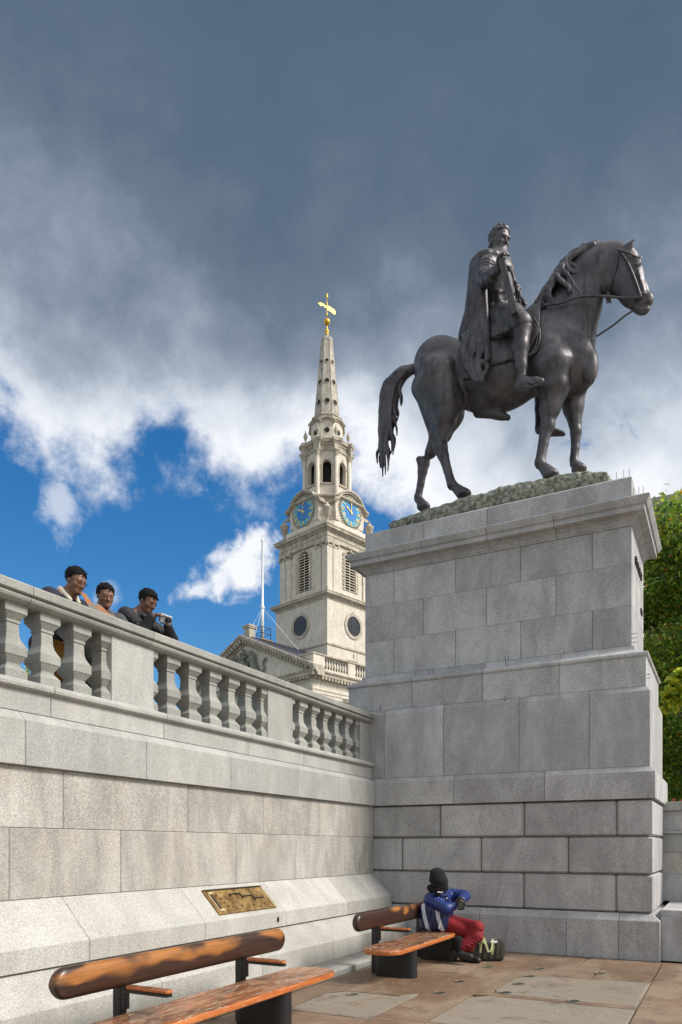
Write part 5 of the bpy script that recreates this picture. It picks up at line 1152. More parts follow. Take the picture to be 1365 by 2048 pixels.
def arch_band(h, w0, w1, zs, zt, out, n=12, legs=True):
    m_ = MB(); a = [(-w0, zs)] if legs else []; b = [(-w1, zs)] if legs else []
    for i in range(n + 1): t = math.pi - math.pi * i / n; a.append((w0 * math.cos(t), zt + w0 * math.sin(t))); b.append((w1 * math.cos(t), zt + w1 * math.sin(t)))
    if legs: a.append((w0, zs)); b.append((w1, zs))
    for i in range(len(a) - 1):
        v = [(a[i][0], -h, a[i][1]), (a[i + 1][0], -h, a[i + 1][1]), (b[i + 1][0], -h, b[i + 1][1]), (b[i][0], -h, b[i][1])]; v += [(x, y - out, z) for x, y, z in v]
        m_.put(v, [(0, 1, 2, 3), (7, 6, 5, 4), (0, 4, 5, 1), (1, 5, 6, 2), (2, 6, 7, 3), (3, 7, 4, 0)])
    return m_
inner = MB(); sqprof(inner, [(3.0, 29), (3.0, 34.5)]); cb(inner, 'belfry_core', 'dark')
for k in range(4):
    T = RZ(k); h = 3.62
    cb(arch_wall(h, h - .002 * k, z0, z1, bw, zs, zt, .5), 'belfry_wall', 'portland', xf=T)
    cb(arch_band(h, bw, bw + .22, zs, zt, .07), 'window_surround', 'portland_trim', xf=T)
    m_ = MB()
    for i in range(9): z = zs + .1 + i * .46; m_.box(-bw - .42, -bw - .225, -h - .08, -h - .001, z, z + .24); m_.box(bw + .225, bw + .42, -h - .08, -h - .001, z, z + .24)
    m_.box(-.16, .16, -h - .16, -h - .075, zt + bw - .05, zt + bw + .45); tag(cb(m_, 'surround_block', 'portland_trim', xf=T), kind='stuff')
    m_ = MB()
    for i in range(14):
        z = zs + .12 + i * .30; q = bw - .02 if z < zt else math.sqrt(max(.01, bw ** 2 - (z + .1 - zt) ** 2))
        m_.put([(-q, -h + .02, z), (q, -h + .02, z), (q, -h + .42, z + .17), (-q, -h + .42, z + .17), (-q, -h + .02, z + .07), (q, -h + .02, z + .07), (q, -h + .42, z + .24), (-q, -h + .42, z + .24)], [(3, 2, 1, 0), (4, 5, 6, 7), (0, 1, 5, 4), (1, 2, 6, 5), (2, 3, 7, 6), (3, 0, 4, 7)])
    tag(cb(m_, 'louvre', 'portland', xf=T), kind='stuff')
    m_ = MB(); m_.box(-.04, .04, -h + .05, -h + .10, zs, zt + bw - .1); cb(m_, 'louvre_post', 'portland', xf=T)
    # pilasters with ionic capitals
    for xc in (-3.38, -2.42, 2.42, 3.38):
        wd = .40 if abs(xc) < 3 else .42
        m_ = MB(); m_.box(xc - wd - .06, xc + wd + .06, -h - .24, -h - .001, z0, z0 + .22, .02); m_.box(xc - wd - .02, xc + wd + .02, -h - .20, -h - .001, z0 + .221, z0 + .40, .02); m_.box(xc - wd, xc + wd, -h - .16, -h - .001, z0 + .401, 33.85); cb(m_, 'pilaster', 'portland', xf=T)
        m_ = MB(); m_.box(xc - wd - .02, xc + wd + .02, -h - .20, -h - .001, 33.851, 34.05); m_.box(xc - wd - .10, xc + wd + .10, -h - .26, -h - .001, 34.25, 34.42)
        for sx in (-1, 1): m_.put(*(lambda q: (q.v, q.f))(disc_ring(.001, .17, -h - .02, -h - .25, 10, xc + sx * (wd + .02), 34.10)))
        cb(m_, 'capital', 'portland_trim', xf=T)
m_ = MB(); sqprof(m_, [(3.86, 34.43), (3.86, 34.9), (3.92, 34.92), (3.92, 35.02), (3.84, 35.03), (3.84, 35.42), (3.95, 35.47), (4.02, 35.60), (4.06, 35.64), (4.24, 35.68), (4.25, 35.84), (4.30, 35.90), (4.34, 36.00), (4.33, 36.06), (3.7, 36.35)]); cb(m_, 'main_cornice', 'portland_trim')
# clock storey: square with cut corners
m_ = MB(); m_.loft([octo(-a, a, -a, a, c, z) for a, c, z in ((3.85, 1.1, 36.2), (3.8, 1.1, 36.8), (3.56, 1.78, 37.0), (3.56, 1.78, 39.35))]); cb(m_, 'clock_storey_wall', 'portland')
m_ = MB(); m_.loft([octo(-a, a, -a, a, c, z) for a, c, z in ((3.0, 1.5, 39.34), (3.62, 1.80, 39.36), (3.66, 1.81, 39.5), (3.80, 1.86, 39.60), (3.95, 1.92, 39.66), (3.98, 1.93, 39.80), (3.92, 1.93, 39.86), (3.0, 1.5, 40.1))]); cb(m_, 'clock_storey_cornice', 'portland_trim')
def roman(i): return ['I', 'II', 'III', 'IIII', 'V', 'VI', 'VII', 'VIII', 'IX', 'X', 'XI', 'XII'][i - 1]
for k in range(4):
    T = RZ(k); h = 3.58; zc = 38.6
    # curved pediment over the clock
    cb(arch_band(h + .0, 1.62, 1.86, zc - 1.4, zc + .02, .10, 16, False), 'clock_surround', 'portland_trim', xf=T)
    m_ = MB(); n = 16
    arc = [(2.1 * math.cos(math.pi - math.pi * i / n), zc + .12 + 1.86 * math.sin(math.pi - math.pi * i / n)) for i in range(n + 1)]
    arc = [(-2.75, arc[2][1] - .42), (-2.35, arc[2][1] - .30)] + arc[2:-2] + [(2.35, arc[2][1] - .30), (2.75, arc[2][1] - .42)]
    for (xa, za), (xb, zb) in zip(arc, arc[1:]):
        for o, t0, t1 in ((.42, .10, .30), (.30, -.08, .10)):
            v = [(xa, -h, za + t0), (xb, -h, zb + t0), (xb, -h, zb + t1), (xa, -h, za + t1)]; v += [(x, y - o, z) for x, y, z in v]; v[:4] = [(x, y + .8, z) for x, y, z in v[:4]]
            m_.put(v, [(0, 1, 2, 3), (7, 6, 5, 4), (0, 4, 5, 1), (1, 5, 6, 2), (2, 6, 7, 3), (3, 7, 4, 0)])
    cb(m_, 'curved_pediment', 'portland_trim', xf=T)
    m_ = MB(); m_.loft([[(x, y, z) for x, z in arc[1:-1]] + [(2.2, y, 37.2), (-2.2, y, 37.2)] for y in (-h - .02, -h + .9)]); cb(m_, 'clock_panel', 'portland', xf=T)
    m_ = MB()      # carved garland round the dial
    for i in range(40):
        a = 2 * math.pi * i / 40; r = 1.70 + .05 * (i % 2); m_.box(r * math.cos(a) - .07, r * math.cos(a) + .07, -h - .20, -h - .04, zc + r * math.sin(a) - .07, zc + r * math.sin(a) + .07, .03)
    tag(cb(m_, 'carved_garland', 'portland_trim', xf=T), kind='stuff')
    FT = T @ frame((0, -h - .12, zc), (1, 0, 0), (0, 0, 1), (0, -1, 0))
    m_ = MB(); m_.lathe([(1.55, -.08), (1.58, .03), (1.52, .05), (1.50, .02)], 0, 0, 40); cf = cb(m_, 'clock_face', 'blue', xf=FT)
    m_ = MB(); m_.lathe([(.98, .021), (.98, .035), (.94, .036)], 0, 0, 36); cb(m_, 'clock_centre', 'blue2', xf=FT, parent=cf)
    m_ = disc_ring(1.50, 1.56, 0, 0.02, 40); m_ = MB(); m_.loft([[(r * math.cos(2 * math.pi * j / 40), r * math.sin(2 * math.pi * j / 40), z) for j in range(40)] for r, z in ((1.49, .03), (1.49, .07), (1.53, .07), (1.53, .03))], cap=False, closed=True); cb(m_, 'gilt_rim', 'gilt', xf=FT, parent=cf)
    for i in range(1, 13):
        a = R(90 - 30 * i); s_ = roman(i); wd = {'I': .09, 'V': .20, 'X': .22}; tot = sum(wd[c] for c in s_); x = -tot / 2; m_ = MB(); hh = .21
        def bar(xa, ya, xb, yb, t=.048): d = Vector((xb - xa, yb - ya)); d.normalize(); p = Vector((-d.y, d.x)) * t / 2; q = [(xa + p.x, ya + p.y), (xa - p.x, ya - p.y), (xb - p.x, yb - p.y), (xb + p.x, yb + p.y)]; m_.loft([[(u, v, .03) for u, v in q], [(u, v, .065) for u, v in q]])
        for c in s_:
            w_ = wd[c]
            if c == 'I': bar(x + w_ / 2, -hh, x + w_ / 2, hh, .055)
            if c == 'V': bar(x + .03, hh, x + w_ / 2, -hh, .055); bar(x + w_ - .03, hh, x + w_ / 2, -hh, .03)
            if c == 'X': bar(x + .03, hh, x + w_ - .03, -hh, .055); bar(x + w_ - .03, hh, x + .03, -hh, .03)
            x += w_
        cb(m_, 'numeral', 'gilt', xf=FT @ Matrix.Rotation(a - R(90), 4, 'Z') @ Matrix.Translation((0, 1.24, 0)), parent=cf)
    for L, w_, ang, nm in ((.95, .13, 90 - 298, 'hour_hand'), (1.30, .085, 90 - 2, 'minute_hand')):
        m_ = MB(); q = [(-.3, -w_ * .5), (0, -w_ * .7), (L * .55, -w_ * .35), (L * .68, -w_ * 1.1), (L, 0), (L * .68, w_ * 1.1), (L * .55, w_ * .35), (0, w_ * .7), (-.3, w_ * .5)]
        z_ = .075 if nm == 'hour_hand' else .105; m_.loft([[(x, y, z_) for x, y in q], [(x, y, z_ + .025) for x, y in q]]); cb(m_, nm, 'gilt', xf=FT @ Matrix.Rotation(R(ang), 4, 'Z'), parent=cf)
URN = [(.42, 0), (.42, .28), (.24, .36), (.16, .55), (.13, .80), (.22, .92), (.40, 1.25), (.47, 1.75), (.52, 1.85), (.50, 1.95), (.36, 2.02), (.28, 2.20), (.12, 2.32), (.10, 2.42), (.14, 2.5), (.05, 2.6)]
for sx, sy in ((-1, -1), (1, -1), (1, 1), (-1, 1)):
    m_ = MB(); m_.lathe([(r, z + 36.15) for r, z in URN], sx * 3.42, sy * 3.42, 12); cb(m_, 'urn', 'portland_trim', True)
# open octagonal lantern
R8 = 2.62; ap = R8 * math.cos(R(22.5)); hw8 = R8 * math.sin(R(22.5))
for k in range(8):
    T = Matrix.Rotation(R(45 * k), 4, 'Z')
    cb(arch_wall(ap, hw8 - .004, 40.0, 45.5, .48, 41.95, 44.0, .40, 8), 'lantern_wall', 'portland', xf=T)
    cb(arch_band(ap, .48, .60, 41.95, 44.0, .06, 8), 'lantern_arch', 'portland_trim', xf=T)
    m_ = MB(); m_.box(-.72, .72, -ap - .14, -ap - .002, 41.78, 41.94, .02); m_.box(-.10, .10, -ap - .14, -ap - .062, 44.45, 44.8, .02); m_.box(-.72, -.601, -ap - .09, -ap - .001, 43.8, 44.0); m_.box(.601, .72, -ap - .09, -ap - .001, 43.8, 44.0); cb(m_, 'sill_and_keystone', 'portland_trim', xf=T)
    a = R(45 * k + 22.5 - 90); cx, cy = 2.74 * math.cos(a), 2.74 * math.sin(a)
    m_ = MB(); m_.lathe([(.30, 40.0), (.30, 40.3), (.25, 40.4), (.235, 40.5), (.21, 44.85)], cx, cy, 10); cb(m_, 'column', 'portland', True)
    m_ = MB(); m_.lathe([(.20, 44.85), (.24, 44.9), (.23, 45.0), (.30, 45.25), (.28, 45.27), (.36, 45.45), (.36, 45.52)], cx, cy, 8); cb(m_, 'capital', 'portland_trim')
    # entablature breaking forward over each column
    m_ = MB(); m_.loft([[(x, y, z) for x, y in [(cx + r * math.cos(a + R(q)), cy + r * math.sin(a + R(q))) for q in (-50, 50, 130, 230)]] for r, z in ((.42, 45.53), (.42, 46.1), (.50, 46.2), (.56, 46.35), (.70, 46.42), (.72, 46.6), (.78, 46.7), (.5, 46.85))]); cb(m_, 'cornice_break', 'portland_trim')
m_ = octprof([(2.0, 39.9), (2.0, 41.9)]); cb(m_, 'lantern_floor', 'portland')
m_ = MB(); m_.lathe([(1.75, 41.9), (1.75, 45.4)], 0, 0, 8, R(0)); cb(m_, 'lantern_core', 'dark')
cb(octprof([(1.6, 45.5), (2.72, 45.51), (2.72, 46.05), (2.80, 46.1), (2.86, 46.3), (3.02, 46.4), (3.04, 46.58), (3.10, 46.7), (3.06, 46.76), (1.8, 46.95)]), 'lantern_cornice', 'portland_trim')
for k in range(8):
    a = R(45 * k + 22.5)
    m_ = MB(); m_.lathe([(r * .48, z * .62 + 46.8) for r, z in [(.5, 0), (.5, .4), (.2, .5), (.14, .8), (.42, 1.2), (.5, 1.6), (.36, 2.0), (.16, 2.3), (.05, 2.7)]], 2.62 * math.cos(a), 2.62 * math.sin(a), 8); cb(m_, 'small_urn', 'portland_trim', True)
cb(octprof([(1.95, 46.8), (1.92, 49.5)]), 'drum_wall', 'portland')
for k in range(8):
    T = Matrix.Rotation(R(45 * k), 4, 'Z'); h = 1.92 * math.cos(R(22.5)); m_ = MB(); n = 8; w8 = 2.28 * math.sin(R(22.5))
    for i in range(n):      # cornice arching up in the middle of each face
        xa, xb = -w8 + 2 * w8 * i / n, -w8 + 2 * w8 * (i + 1) / n
        za, zb = [49.0 + .42 * (1 - (x / w8) ** 2) ** 1.0 for x in (xa, xb)]
        for o, t0, t1 in ((.22, .10, .26), (.12, -.08, .10)):
            v = [(xa, -h, za + t0), (xb, -h, zb + t0), (xb, -h, zb + t1), (xa, -h, za + t1)]; v += [(x * (1 + o * .3), y - o * (1 + .5 * abs(x)), z) for x, y, z in v]; v[:4] = [(x * .6, y + .5, z) for x, y, z in v[:4]]
            m_.put(v, [(0, 1, 2, 3), (7, 6, 5, 4), (0, 4, 5, 1), (1, 5, 6, 2), (2, 6, 7, 3), (3, 7, 4, 0)])
    cb(m_, 'curved_cornice', 'portland_trim', xf=T)
    m_ = disc_ring(.29, .37, -h + .02, -h - .05, 16, 0, 48.15); cb(m_, 'drum_opening_ring', 'portland_trim', xf=T)
    m_ = MB(); m_.lathe([(.295, 0), (.295, .02)], 0, 0, 14); cb(m_, 'round_opening', 'dark', xf=T @ frame((0, -h - .005, 48.15), (1, 0, 0), (0, 0, 1), (0, -1, 0)))
cb(octprof([(1.7, 49.3), (1.78, 49.32), (1.78, 49.95), (1.86, 50.0), (1.86, 50.1), (1.6, 50.3)]), 'spire_base', 'spire')
cb(octprof([(1.53, 50.2), (.70, 59.1), (.74, 59.13), (.72, 59.4), (.55, 59.6), (.30, 59.75), (.22, 59.95)]), 'spire', 'spire')
for k in range(8):
    T = Matrix.Rotation(R(45 * k), 4, 'Z')
    for zc, rr in ((51.75, .30), (54.15, .25), (56.55, .19)):
        h = (1.53 - .83 * (zc - 50.2) / 8.9) * math.cos(R(22.5)); sl_ = .0862
        Fm = T @ frame((0, -h - .005, zc), (1, 0, 0), (0, sl_, 1), (0, -1, sl_)); m_ = MB(); m_.lathe([(rr, -.02), (rr, .012)], 0, 0, 14); cb(m_, 'round_opening', 'dark', xf=Fm)
        m_ = MB(); m_.loft([[(r * math.cos(2 * math.pi * j / 16), r * math.sin(2 * math.pi * j / 16), z) for j in range(16)] for r, z in ((rr, -.02), (rr, .05), (rr + .07, .05), (rr + .07, -.02))], cap=False, closed=True); cb(m_, 'opening_ring', 'portland_trim', xf=Fm)
    a = R(45 * k + 22.5); m_ = MB(); m_.tube([(1.535 * math.cos(a), 1.535 * math.sin(a), 50.2), (.705 * math.cos(a), .705 * math.sin(a), 59.1)], .03, 4); cb(m_, 'spire_rib', 'portland_trim')
# lightning strip down the near corner
pts = [(.5, 59.1), (1.30, 50.5), (1.75, 50), (1.75, 49.6), (2.1, 49.4), (1.9, 48), (3.0, 46.6), (2.60, 45.3), (2.5, 41), (3.9, 39.8), (3.45, 39), (3.8, 37), (4.3, 36.1), (3.78, 35.2), (3.66, 29.3), (4.6, 28.75), (4.13, 28), (4.13, 20)]
# gilded finial and weathervane
vane = church
m_ = MB(); m_.lathe([(.16, 59.9), (.26, 60.0), (.24, 60.08), (.14, 60.14), (.22, 60.25), (.25, 60.4), (.20, 60.55), (.08, 60.65), (.12, 60.8), (.06, 60.95), (.05, 61.15)], 0, 0, 12); cb(m_, 'finial', 'gold', True)
m_ = MB(); m_.lathe([(.02, 61.15)] + [(.37 * math.sin(math.pi * i / 10), 61.52 - .37 * math.cos(math.pi * i / 10)) for i in range(1, 10)] + [(.02, 61.9)], 0, 0, 18); cb(m_, 'gilded_ball', 'gold', True)
m_ = MB(); m_.lathe([(.05, 61.85), (.04, 62.25), (.14, 62.38), (.04, 62.52), (.035, 63.4), (.08, 63.5), (.035, 63.6), (.03, 64.1), (.10, 64.2), (.14, 64.4), (.08, 64.55), (.12, 64.62), (.02, 64.8)], 0, 0, 8); cb(m_, 'vane_rod', 'gold', True)
va = math.atan2(.53, .85) - R(46.4)
VT = Matrix.Rotation(va, 4, 'Z'); m_ = MB()
q = [(.05, 62.95), (.5, 62.88), (.95, 62.75), (1.15, 62.85), (1.05, 63.0), (1.18, 63.1), (.9, 63.3), (.5, 63.38), (.05, 63.42)]; m_.loft([[(x, y, z) for x, z in q] for y in (-.02, .02)]); cb(m_, 'vane_banner', 'gold', xf=VT)
q = [(-.05, 63.12), (-.3, 63.05), (-.5, 63.2), (-.7, 63.1), (-.75, 63.0), (-1.15, 63.2), (-.75, 63.42), (-.68, 63.3), (-.45, 63.38), (-.3, 63.28), (-.05, 63.28)]; m_ = MB(); m_.loft([[(x, y, z) for x, z in q] for y in (-.025, .025)]); cb(m_, 'vane_arrow', 'gold', xf=VT)

# nave body, portico, pediment
HB = 9.9; XF = -11.9
m_ = MB(); m_.box(XF + 4, 42, -HB + .25, HB - .25, 2.0, 15.65); m_.box(XF + 4, 42, -HB, HB, 15.65, 16.2); cb(m_, 'nave_wall', 'portland')
def ent(x0, y0, x1, y1, prof, name, mat):      # entablature ring round body and portico
    m_ = MB(); m_.loft([octo(x0 - d, x1 + d, y0 - d, y1 + d, .001, z) for d, z in prof]); cb(m_, name, mat)
ent(XF, -HB, 42, HB, [(.0, 15.66), (.0, 15.95), (.05, 15.96), (.05, 16.25), (.10, 16.27), (.12, 16.36), (.0, 16.38), (.0, 17.0), (.08, 17.05), (.12, 17.2)], 'entablature', 'portland')
ent(XF, -HB, 42, HB, [(.1, 17.205), (.3, 17.45), (.55, 17.5), (.58, 17.72), (.70, 17.85), (.74, 17.96), (.2, 18.05)], 'cornice', 'portland_trim')
m_ = MB(); n = 0
for i in range(46):
    y = -HB + .15 + i * .43
    if y < HB: m_.box(XF - .52, XF - .13, y, y + .22, 17.24, 17.48)
for i in range(60): x = XF - .1 + i * .43; m_.box(x, x + .22, -HB - .52, -HB - .13, 17.24, 17.48)
tag(cb(m_, 'modillion', 'portland_trim'), kind='stuff')
# carved lettering band suggested by raised blocks is left plain; pediment
pk, ph = 10.6, 22.75; zb_ = 18.0
m_ = MB(); m_.loft([[(x, -pk + .9, zb_), (x, pk - .9, zb_), (x, 0, ph - .55)] for x in (XF + .02, XF + .6)]); cb(m_, 'tympanum', 'portland')
sl = (ph - zb_) / pk
for s_ in (-1, 1):
    m_ = MB()
    for o, t0, t1 in ((.74, .18, .42), (.58, -.03, .18), (.28, -.22, -.03), (.12, -.5, -.22)):
        m_.put([(x, y, z) for x in (XF - o, XF + .8) for y, z in ((s_ * (pk + .1), zb_ + t0 - .02), (0, ph + t0), (0, ph + t1), (s_ * (pk + .1), zb_ + t1 - .02))], [(0, 1, 2, 3), (7, 6, 5, 4), (0, 4, 5, 1), (1, 5, 6, 2), (2, 6, 7, 3), (3, 7, 4, 0)])
    cb(m_, 'raking_cornice', 'portland_trim')
    m_ = MB()
    for i in range(25):
        y = .25 + i * .42
        if y < pk - .8:
            z = ph - sl * y - .20; m_.box(XF - .55, XF - .125, s_ * y - .11, s_ * y + .11, z - .10, z + .16)
    tag(cb(m_, 'raking_modillion', 'portland_trim'), kind='stuff')
m_ = MB(); rx0, rx1 = XF - .3, 42
for s_ in (-1, 1): m_.put([(x, y, z) for x in (rx0, rx1) for y, z in ((s_ * (pk - 1.5), zb_ + sl * 1.5 + .43), (0, ph + .44), (0, ph + .5), (s_ * (pk - 1.5), zb_ + sl * 1.5 + .50))], [(0, 1, 2, 3), (7, 6, 5, 4), (0, 4, 5, 1), (1, 5, 6, 2), (2, 6, 7, 3), (3, 7, 4, 0)])
cb(m_, 'roof', 'lead')
m_ = MB()
for s_ in (-1, 1):
    for i in range(22): x = XF + .6 + i * .75; m_.tube([(x, s_ * .1, ph + .50), (x, s_ * (pk - 1.5), zb_ + sl * 1.5 + .50)], .035, 4)
tag(cb(m_, 'lead_roll', 'lead'), kind='stuff')
# royal-arms style carving: a lumpy relief of crown, shield and beasts (plain stand-in)
def carving():
    P_ = lambda y, z, o=.2: np.array(CX_ @ Vector((XF - o, y, z)))
    a = P_(4.5, 17.8); b = P_(-4.5, 22.6); S = Sculpt(np.minimum(a, b) - .6, np.maximum(a, b) + .6, .06); rnd = random.Random(8)
    S.ell(P_(0, 19.6), (.75, .75, .95), .2); S.ell(P_(0, 19.6, .45), (.35, .35, .6), .1, sub=True)
    for i in range(9): y = -.6 + .15 * i; S.cap(P_(y, 20.6, .25), P_(y * .6, 21.5 - abs(y) * .4, .25), .12, .09, .05)
    S.ell(P_(0, 21.6, .25), (.2, .2, .2), .05)
    for s_ in (-1, 1):
        S.chain([P_(s_ * 2.6, 18.5), P_(s_ * 2.0, 19.3, .35), P_(s_ * 1.6, 20.3, .4), P_(s_ * 1.5, 20.8, .45)], [.30, .36, .32, .28], .1); S.ell(P_(s_ * 1.45, 21.0, .5), (.36, .36, .34), .1)
        for j in range(14): g = j * .45; S.ell(P_(s_ * 1.5 + .36 * math.cos(g), 20.75 + .40 * math.sin(g), .42), (.11, .11, .12), .03)
        S.cap(P_(s_ * 1.7, 20.0, .4), P_(s_ * .95, 20.4, .5), .15, .10, .05); S.cap(P_(s_ * 1.8, 19.5, .4), P_(s_ * 1.0, 19.4, .5), .15, .10, .05); S.cap(P_(s_ * 2.3, 18.9), P_(s_ * 1.5, 18.4, .4), .2, .14, .06)
        S.chain([P_(s_ * 2.6, 18.8), P_(s_ * 3.2, 19.2), P_(s_ * 3.0, 19.9), P_(s_ * 3.4, 20.2)], [.1, .1, .09, .14], .04)
        for j in range(16): S.chain([P_(s_ * rnd.uniform(.8, 3.9), rnd.uniform(18.1, 18.7), .25), P_(s_ * rnd.uniform(.8, 3.9), rnd.uniform(18.2, 18.8), .3)], [.10, .13], .05) if j % 2 else S.ell(P_(s_ * rnd.uniform(.9, 3.6), rnd.uniform(18.2, 19.0), .3), (.17, .17, .15), .05)
    for j in range(170):
        s_ = rnd.choice((-1, 1)); y = s_ * rnd.uniform(.1, 2.7); z = rnd.uniform(18.4, 21.4)
        if (z - 18.2) > 4.0 - abs(y): continue
        S.ell(P_(y, z, rnd.uniform(.35, .62)), (rnd.uniform(.06, .16), rnd.uniform(.06, .16), rnd.uniform(.06, .2)), .03)
    for j in range(40): s_ = rnd.choice((-1, 1)); y = s_ * rnd.uniform(.3, 2.4); z = rnd.uniform(18.4, 21.0); S.cap(P_(y, z, .62), P_(y + rnd.uniform(-.3, .3), z + rnd.uniform(-.4, .2), .62), .05, .04, .04, sub=True)
    S.mesh('pediment_carving', M['verdi'], church)
carving()
# columns: six across the front and the returns
for i in range(6):
    y = -HB + 1.0 + i * (2 * HB - 2.0) / 5
    for x in ([XF + .95] if 0 < i < 5 else [XF + .95, XF + 3.9]):
        m_ = MB(); m_.lathe([(1.0, 2.0), (1.0, 2.5), (.9, 2.6), (.92, 2.8), (.78, 2.95), (.76, 3.0), (.76, 6.5), (.66, 14.1)], x, y, 16); cb(m_, 'portico_column', 'portland', True)
        m_ = MB(); m_.lathe([(.64, 14.1), (.74, 14.18), (.66, 14.25), (.86, 14.6), (.72, 14.65), (.98, 15.1), (.80, 15.15), (1.08, 15.45), (1.08, 15.66)], x, y, 8); cb(m_, 'capital', 'verdi')
m_ = MB(); m_.box(XF + 4.0, XF + 4.3, -HB + .3, HB - .3, 2, 15.6); 
for i in range(14):
    x = 1.0 - 7.0 + 2.75 * i
    for z0_, z1_ in ((4.2, 7.2), (9.0, 13.6)):
        m_ = MB(); m_.box(x, x + 1.5, -HB + .12, -HB + .26, z0_, z1_); w = cb(m_, 'window', 'glass'); m_ = MB(); [m_.box(x + q, x + q + .05, -HB + .08, -HB + .115, z0_, z1_) for q in (.35, .72, 1.1)]; cb(m_, 'glazing_bars', 'white', parent=w)
# attic balustrade on the side, with its return to the roof
AY = -HB + .0; zr0, zr1 = 18.06, 19.76
def att(x0, x1, kind):
    m_ = MB()
    if kind == 'pier': m_.box(x0, x1, AY, AY + .55, zr0, zr1 - .18); cb(m_, 'parapet_pier', 'portland')
    else:
        m_.box(x0, x1, AY + .05, AY + .5, zr0, zr0 + .35); cb(m_, 'parapet_plinth', 'portland'); n = int((x1 - x0) / .36)
        for i in range(n): q = MB(); q.lathe([(r * .9, zr0 + .352 + z * 1.16) for r, z in ((.14, 0), (.14, .08), (.07, .14), (.155, .38), (.15, .48), (.07, .72), (.07, .82), (.12, .88), (.14, .92), (.14, 1.0))], x0 + (i + .5) * (x1 - x0) / n, AY + .28, 8); cb(q, 'parapet_baluster', 'portland', True)
x = XF + .1; att(x, x + 1.5, 'pier')
for i in range(7): a = x + 1.5 + i * 4.3; att(a, a + 3.3, 'bal'); att(a + 3.3, a + 4.3, 'pier')
m_ = MB(); m_.box(XF - .0, 30, AY - .08, AY + .62, zr1 - .178, zr1, .03); cb(m_, 'parapet_rail', 'portland_trim')
m_ = MB(); m_.box(XF + .1, XF + .5, AY + .56, AY + 2.6, zr0, zr1 - .18); cb(m_, 'parapet_return', 'portland'); m_ = MB(); m_.box(XF + .02, XF + .58, AY + .63, AY + 2.6, zr1 - .178, zr1, .03); cb(m_, 'parapet_return_rail', 'portland_trim')
# block on the ridge
m_ = MB(); m_.box(XF + .1, XF + 1.05, -.48, .48, 22.6, 23.0); m_.box(XF + .2, XF + .95, -.4, .4, 23.0, 24.0); m_.box(XF + .08, XF + 1.07, -.5, .5, 24.0, 24.14); m_.box(XF + .02, XF + 1.13, -.56, .56, 24.142, 24.26); m_.box(XF + .2, XF + .95, -.4, .4, 24.262, 24.4); cb(m_, 'ridge_block', 'portland_trim')
# flagpole on the ridge, with cage and stays
fp = empty('flagpole', tuple(CX_ @ Vector((-9.6, 0, 23.2))), 'tall bare white flagpole with wire stays standing on the church roof ridge', 'flagpole')
m_ = MB(); m_.lathe([(.16, 23.2), (.15, 26.7), (.13, 26.75), (.10, 33.5), (.15, 33.6), (.15, 33.75), (.04, 33.85)], -9.6, 0, 10); cb(m_, 'pole', 'white', True, parent=fp)
m_ = MB(); m_.lathe([(.20, 26.5), (.22, 26.55), (.22, 26.75), (.18, 26.8)], -9.6, 0, 10); cb(m_, 'collar', 'white', parent=fp)
for q in ((-9.6 + 2.0, -3.4, 21.9), (-9.6 - 1.9, .6, 23.0), (-9.6 + 3.2, .3, 23.3), (-9.6 - 1.6, -.6, 23.0)): m_ = MB(); m_.tube([(-9.6, 0, 26.6), q], .014, 4); cb(m_, 'stay_wire', 'white', parent=fp)
m_ = MB(); a, b = .62, .62
for x_ in (-a, a):
    for y_ in (-b, b): m_.box(-9.6 + x_ - .03, -9.6 + x_ + .03, y_ - .03, y_ + .03, 23.1, 24.4)
for z_ in (23.75, 24.36):
    for y_ in (-b, b): m_.box(-9.6 - a, -9.6 + a, y_ - .025, y_ + .025, z_, z_ + .05)
    for x_ in (-a, a): m_.box(-9.6 + x_ - .024, -9.6 + x_ + .024, -b, b, z_ + .001, z_ + .049)
cb(m_, 'service_cage', 'iron', parent=fp); m_ = MB(); m_.box(-9.6 - .8, -9.6 + .8, -.8, .8, 23.0, 23.1); cb(m_, 'platform', 'brass', parent=fp)

# ------------------------------------------------------------------ building behind the trees on the right
bld = empty('office_building', (14, 44, 2.0), 'tall pale stone building with dark windows half hidden behind the plane tree', 'building')
bm = plain('dim_portland_ashlar', (0.36, 0.33, 0.27), 0.85, var=.2, scale=2)
def pt(px, Y, py): return px2(px, py, Y=Y)
YB = 34.0; bx0, bx1 = px2(1290, 1500, Y=YB).x, px2(1750, 1500, Y=YB).x
core = MB(); core.box(bx0, bx1, YB + .35, YB + 14, 2.0, 15.9); core.build('building_core', M['dark'], bld)
wz = [(2.6, 5.0), (6.4, 9.2), (10.4, 13.4)]; wx = [bx0 + .9 + 3.1 * i for i in range(9)]
zz = 2.0
while zz < 16.0:
    h_ = .42; segs = [(bx0, bx1)]
    for a, b in wz:
        if zz + h_ > a and zz < b:
            segs = []; x = bx0
            for w_ in wx:
                if w_ > x: segs.append((x, min(w_, bx1)))
                x = w_ + 1.45
            if x < bx1: segs.append((x, bx1))
    for a, b in segs:
        if a < b and a < bx0 + 9:
            m_ = MB(); m_.box(a, min(b, bx0 + 12), YB, YB + .34, zz + .012, zz + h_ - .012, .03); m_.build('ashlar_course', bm, bld)
        elif a < b: m_ = MB(); m_.box(a, b, YB + .01, YB + .34, zz + .002, zz + h_ - .002); m_.build('ashlar_course', bm, bld)
    zz += h_
